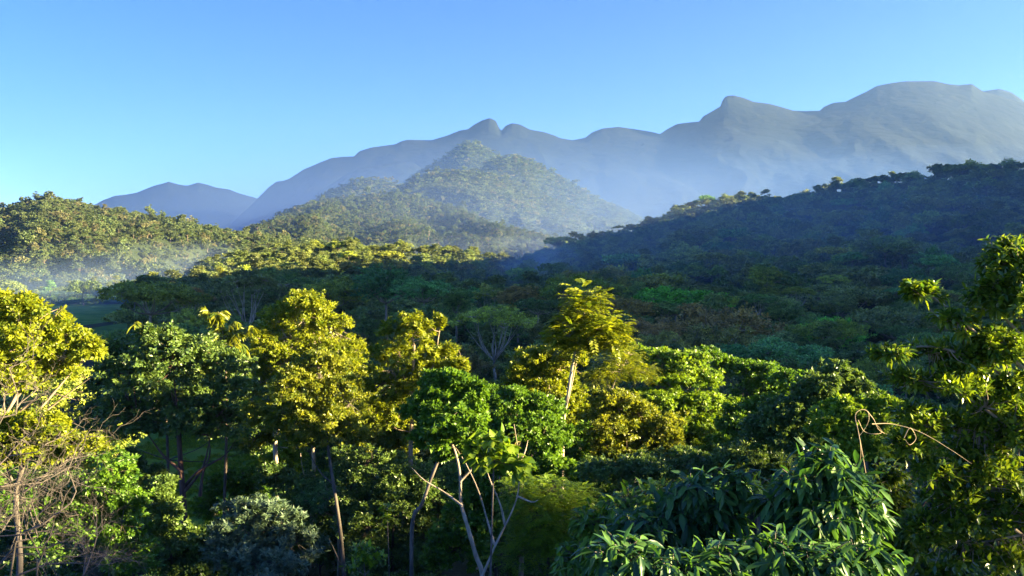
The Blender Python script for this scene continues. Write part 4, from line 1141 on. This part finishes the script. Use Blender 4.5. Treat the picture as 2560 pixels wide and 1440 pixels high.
leafy('tree', 'tree', 'near tree at the right edge with glossy leaves, dark above and lit along its sprays', 14,
      [(2520, 650, 70, 60), (2560, 760, 110, 110), (2470, 745, 50, 45), (2310, 735, 46, 30, -.3), (2275, 720, 18, 18, -.4), (2380, 800, 60, 26), (2230, 885, 50, 20, -.3), (2320, 880, 70, 26), (2420, 890, 80, 34), (2510, 890, 70, 40),
       (2260, 950, 60, 26), (2370, 970, 90, 40), (2480, 1000, 90, 60), (2550, 1090, 90, 90), (2400, 1070, 80, 40), (2330, 1180, 60, 50), (2460, 1180, 90, 70), (2540, 1290, 90, 90), (2420, 1300, 90, 70), (2330, 1330, 80, 60), (2480, 1400, 120, 60), (2400, 930, 80, 34), (2300, 1050, 70, 40), (2480, 850, 80, 36), (2440, 1130, 80, 50), (2380, 1240, 80, 50), (2270, 1110, 50, 34), (2530, 980, 60, 60)],
      'glossy', .155, .062, [(2680, 1700), (2640, 1300), (2610, 1000), (2580, 800), (2550, 650)], (.16, .05), 'bark_tan', 2700, 10, hang=-.12, spread=.8, shoot_len=.13,
      limbs=[[(2620, 1150), (2500, 1050), (2400, 985), (2300, 950)], [(2610, 1020), (2480, 920), (2350, 870), (2240, 870)], [(2600, 950), (2450, 840), (2370, 770), (2310, 730)], [(2640, 1400), (2500, 1300), (2380, 1250), (2330, 1190)], [(2590, 880), (2500, 780), (2470, 740)]], lr=.032)
leafy('bush', 'bush', 'large-leaved drooping bush at the bottom right, left of its taller twin', 13,
      [(1740, 1230, 80, 60), (1690, 1290, 90, 70), (1800, 1270, 80, 70), (1620, 1340, 90, 60), (1760, 1350, 100, 80), (1840, 1200, 40, 40)], 'big', .29, .09, [(1730, 1700), (1735, 1500), (1740, 1350)], (.05, .025), 'bark_grey', 250, 10, hang=.85, spread=.7)
leafy('bush', 'bush', 'tall large-leaved bush at the bottom right with a sunlit yellow-green tip', 12.5,
      [(2060, 1150, 60, 40), (2010, 1200, 70, 50), (2110, 1210, 70, 50), (1970, 1270, 80, 60), (2070, 1300, 90, 70), (2160, 1290, 60, 60)], 'big', .28, .09, [(2060, 1700), (2055, 1500), (2060, 1300)], (.05, .025), 'bark_grey', 250, 10, hang=.8, spread=.7)
leafy('bush', 'bush', 'low large-leaved bush on the bottom edge below the two taller ones', 11,
      [(1560, 1400, 100, 60), (1680, 1420, 90, 60), (1800, 1410, 90, 60), (1920, 1390, 90, 60), (2050, 1410, 100, 60), (2170, 1400, 80, 60)], 'big', .26, .08, [(1860, 1750), (1860, 1600), (1860, 1480)], (.05, .025), 'bark_grey', 300, 10, hang=.8, spread=.7)
leafy('bush', 'bush', 'drooping green bush behind the left large-leaved one', 17,
      [(1560, 1270, 80, 46), (1490, 1320, 70, 60), (1640, 1240, 60, 40), (1880, 1230, 70, 50), (1460, 1400, 80, 60)], 'green', .26, .09, [(1600, 1600), (1600, 1450), (1590, 1330)], (.05, .025), 'bark_grey', 220, 9, hang=.7, spread=.7)
leafy('bush', 'bush', 'mixed green bush filling the space between the large-leaved bushes and the right edge tree', 15.5,
      [(2230, 1260, 70, 60), (2280, 1350, 80, 70), (2200, 1400, 70, 60), (2350, 1420, 90, 60), (2220, 1190, 50, 40)], 'glossy', .19, .075, [(2260, 1700), (2260, 1500), (2255, 1350)], (.05, .025), 'bark_grey', 260, 10, hang=.35, spread=.8, shoot_len=.25)
leafy('bush', 'bush', 'heart-leaved climber glowing yellow-green between the forked white stems', 28.5,
      [(1240, 1100, 34, 28), (1265, 1135, 34, 30), (1215, 1150, 34, 26), (1175, 1120, 26, 26), (1305, 1160, 20, 20)], 'fresh', .42, .30, [(1225, 1500), (1230, 1300), (1235, 1150)], (.05, .025), 'bark_grey', 46, 7, hang=.6, spread=.8)
leafy('bush', 'sapling', 'small sapling with yellow leaves at the bottom, left of the forked trunk', 27,
      [(905, 1370, 30, 26), (935, 1395, 30, 20), (885, 1410, 24, 20)], 'fresh', .26, .11, [(915, 1560), (912, 1440), (910, 1385)], (.02, .012), 'bark_grey', 20, 8, hang=.3, spread=.9)
leafy('bush', 'sapling', 'tiny yellow-leaved shoot in the dark foliage above the bottom sapling', 29,
      [(968, 1275, 18, 14)], 'fresh', .26, .11, [(975, 1560), (972, 1400), (968, 1290)], (.02, .01), 'bark_grey', 7, 7, hang=.3, spread=.9)

# ---- bare twiggy shrub, bottom left
def twiggy(label, Y, roots, seed, r0=.03, gens=5):
    r_ = np.random.default_rng(seed)
    P = np.array([pt(a, b, Y + r_.uniform(-.8, .8)) for a, b, *_ in roots]); D = nrm(np.array([[c, r_.uniform(-.3, .3), e] for _, _, c, e, _ in roots])); Ln = np.array([l for *_, l in roots])
    base = P.mean(0); base[2] = float(ground_h(base[0], base[1]))
    root = thing('bare_shrub', label, 'bush', base)
    Wt = Wood(); Ws = Wood(); rad = np.full(len(P), r0)
    for g in range(gens):
        E = P + D * Ln[:, None]
        side = r_.normal(0, .16, P.shape) * Ln[:, None]
        M1 = P + D * Ln[:, None] * .5 + side; M1[:, 2] += .06 * Ln
        W_ = Ws if g == 0 else Wt
        W_.segs(P, M1, rad, rad * .8, 5 if g < 2 else 3); W_.segs(M1, E, rad * .8, rad * .62, 5 if g < 2 else 3)
        nch = 3 if g < 3 else 2
        t = np.tile(np.array([1.0, .72, .45])[:nch], len(P)); i_ = np.repeat(np.arange(len(P)), nch)
        st = np.where((t < .5)[:, None], P[i_] + (M1[i_] - P[i_]) * (t / .5)[:, None], M1[i_] + (E[i_] - M1[i_]) * ((t - .5) / .5)[:, None])
        nd = nrm(D[i_] + r_.normal(0, .52, (len(i_), 3)) + np.array([0, 0, .10 - .03 * g]))
        P = st; D = nd; Ln = Ln[i_] * r_.uniform(.5, .82, len(i_)); rad = rad[i_] * .60
        Ln = np.maximum(Ln, .18)
    link('stem', Ws.mesh('stem', M['bark_grey']), root, tuple(-base))
    link('twigs', Wt.mesh('twigs', M['bark_grey']), root, tuple(-base), kind='stuff')
twiggy('grey leafless twiggy shrub filling the bottom left corner', 21,
       [(-60, 1480, .7, .8, 1.7), (20, 1480, .5, .9, 1.5), (90, 1500, .3, .9, 1.5), (-80, 1350, .9, .5, 1.6), (150, 1500, .5, .8, 1.3), (-70, 1260, .9, .25, 1.6), (40, 1440, 1, .2, 1.3), (-80, 1440, .9, .6, 2.0), (60, 1330, .8, .5, 1.2)], 9, gens=6)
twiggy('tan leafless branches arching between the two yellow-lit trees at left', 26,
       [(-80, 1120, .8, .7, 1.6), (-70, 1200, .8, .6, 1.8), (-60, 1060, .8, .6, 1.4), (-20, 1180, .9, .4, 1.4)], 19, r0=.028, gens=5)
twiggy('small grey dead twigs inside the right edge thicket', 16, [(2290, 1290, .5, .8, .55), (2330, 1280, -.3, .8, .5), (2230, 1230, .9, .5, .5)], 29, r0=.02, gens=5)

# ---- curly dry vine and the dead stick it climbs
base = pt(2155, 1180, 12.8)
root = thing('vine', 'curly tan dry vine looping above a dead stick left of the right edge tree', 'vine', base)
w = Wood(); w.path(px_path([(2165, 1190), (2155, 1130), (2142, 1060)], 12.8), .010, .005, sides=6); link('stick', w.mesh('stick', M['bark_tan']), root, tuple(-base))
for loop in ([(2145, 1075), (2138, 1040), (2150, 1025), (2168, 1028), (2172, 1050), (2160, 1075), (2148, 1090)], [(2168, 1028), (2185, 1050), (2195, 1072), (2215, 1085), (2232, 1088)], [(2145, 1050), (2160, 1078), (2185, 1085), (2205, 1080), (2190, 1060)],
             [(2180, 1060), (2230, 1060), (2300, 1080), (2370, 1120), (2430, 1160)], [(2260, 1095), (2275, 1070), (2290, 1095), (2275, 1112), (2262, 1098)], [(2150, 1100), (2152, 1130), (2150, 1155)]):
    w = Wood(); w.path(px_path(loop, 12.8, .1), .0062, .002, sides=5, sub=7); link('tendril', w.mesh('tendril', M['vine']), root, tuple(-base))
# ------------------------------------------------------------------ air
def box_mesh(name, lo, hi):
    x0, y0, z0 = lo; x1, y1, z1 = hi
    V = [(x0, y0, z0), (x1, y0, z0), (x1, y1, z0), (x0, y1, z0), (x0, y0, z1), (x1, y0, z1), (x1, y1, z1), (x0, y1, z1)]
    Fc = [(0, 3, 2, 1), (4, 5, 6, 7), (0, 1, 5, 4), (1, 2, 6, 5), (2, 3, 7, 6), (3, 0, 4, 7)]
    me = bpy.data.meshes.new(name); me.from_pydata(V, [], Fc); me.update(); return me
def vol_mat(name, dens, colr, aniso, noise=None):
    m, n, l = new_mat(name)
    out = n.new('ShaderNodeOutputMaterial'); pv = n.new('ShaderNodeVolumePrincipled')
    pv.inputs['Density'].default_value = dens; pv.inputs['Color'].default_value = (*colr, 1); pv.inputs['Anisotropy'].default_value = aniso
    l.new(pv.outputs[0], out.inputs['Volume'])
    return m, pv, n, l
lo_z = -30.0
hz = box_mesh('haze', (-4600, -400, lo_z), (4000, 8800, 1330))
m, *_ = vol_mat('haze', HAZE, (.19, .36, .72), .35)
hz.materials.append(m)
link('haze', hz, kind='stuff', label='thin blue morning haze over the valley')

def puff(label, c, rad, dens, seed, even=False, colr=(.62, .80, 1.0)):
    r_ = np.random.default_rng(seed)
    import bmesh
    bm = bmesh.new(); bmesh.ops.create_icosphere(bm, subdivisions=4, radius=1)
    for v in bm.verts:
        p = v.co; k = 1 + .22 * math.sin(p.x * 4 + seed) * math.cos(p.z * 5 + p.y * 3) + .12 * math.sin(p.x * 9 + p.y * 8 + seed)
        v.co = Vector((p.x * rad[0] * k, p.y * rad[1] * k, p.z * rad[2] * k))
    me = bpy.data.meshes.new('mist'); bm.to_mesh(me); bm.free()
    mm, pv, n, l = vol_mat('mist', dens, colr, .3)
    tc = n.new('ShaderNodeTexCoord'); nz = n.new('ShaderNodeTexNoise'); nz.inputs['Scale'].default_value = .035; nz.inputs['Detail'].default_value = 3
    mp = n.new('ShaderNodeMapping'); mp.inputs['Scale'].default_value = (1, 1, 2.2)
    ln = n.new('ShaderNodeVectorMath'); ln.operation = 'LENGTH'
    dv = n.new('ShaderNodeVectorMath'); dv.operation = 'DIVIDE'; dv.inputs[1].default_value = rad
    fo = n.new('ShaderNodeMapRange'); fo.inputs[1].default_value = .95; fo.inputs[2].default_value = .1
    nr = n.new('ShaderNodeMapRange'); nr.inputs[1].default_value = .38; nr.inputs[2].default_value = .68
    ml = n.new('ShaderNodeMath'); ml.operation = 'MULTIPLY'; m2 = n.new('ShaderNodeMath'); m2.operation = 'MULTIPLY'; m2.inputs[1].default_value = dens
    l.new(tc.outputs['Object'], mp.inputs[0]); l.new(mp.outputs[0], nz.inputs[0]); l.new(nz.outputs[0], nr.inputs[0])
    l.new(tc.outputs['Object'], dv.inputs[0]); l.new(dv.outputs[0], ln.inputs[0]); l.new(ln.outputs['Value'], fo.inputs[0])
    l.new(nr.outputs[0], ml.inputs[0]); l.new(fo.outputs[0], ml.inputs[1]); l.new(fo.outputs[0] if even else ml.outputs[0], m2.inputs[0]); l.new(m2.outputs[0], pv.inputs['Density'])
    me.materials.append(mm)
    link('mist', me, None, tuple(c), kind='stuff', label=label)
c_ = pt(330, 640, 600); puff('thin mist drifting in front of the left hill foot', c_, (95, 60, 16), .0032, 1, colr=(.5, .7, 1.0))
c_ = pt(500, 650, 640); puff('wisp of mist at the left end of the low rise', c_, (50, 50, 20), .0045, 2, colr=(.5, .7, 1.0))
c_ = pt(1350, 655, 400); puff('wisp of mist in the dark valley at the centre', c_, (26, 40, 14), .02, 3)
c_ = pt(1250, 615, 900); puff('mist behind the trees at the foot of the middle hill', c_, (150, 120, 16), .0015, 4)
puff('faint blue mist filling the shaded valley below the dark right hillside', (200, 375, 5), (285, 190, 68), .0050, 5, even=True, colr=(.62, .82, .96))
puff('blue morning mist over the far end of the meadow', (-200, 440, 4), (150, 150, 24), .003, 6, even=True, colr=(.5, .72, 1.0))
puff('blue haze settled in the far basin below the main range', (200, 3750, -60), (3200, 1850, 700), .0009, 0, even=True, colr=(.15, .30, .66))
puff('blue haze between the left hill and the middle hills', (-60, 1750, -20), (1000, 520, 300), .0011, 7, even=True, colr=(.26, .42, .80))
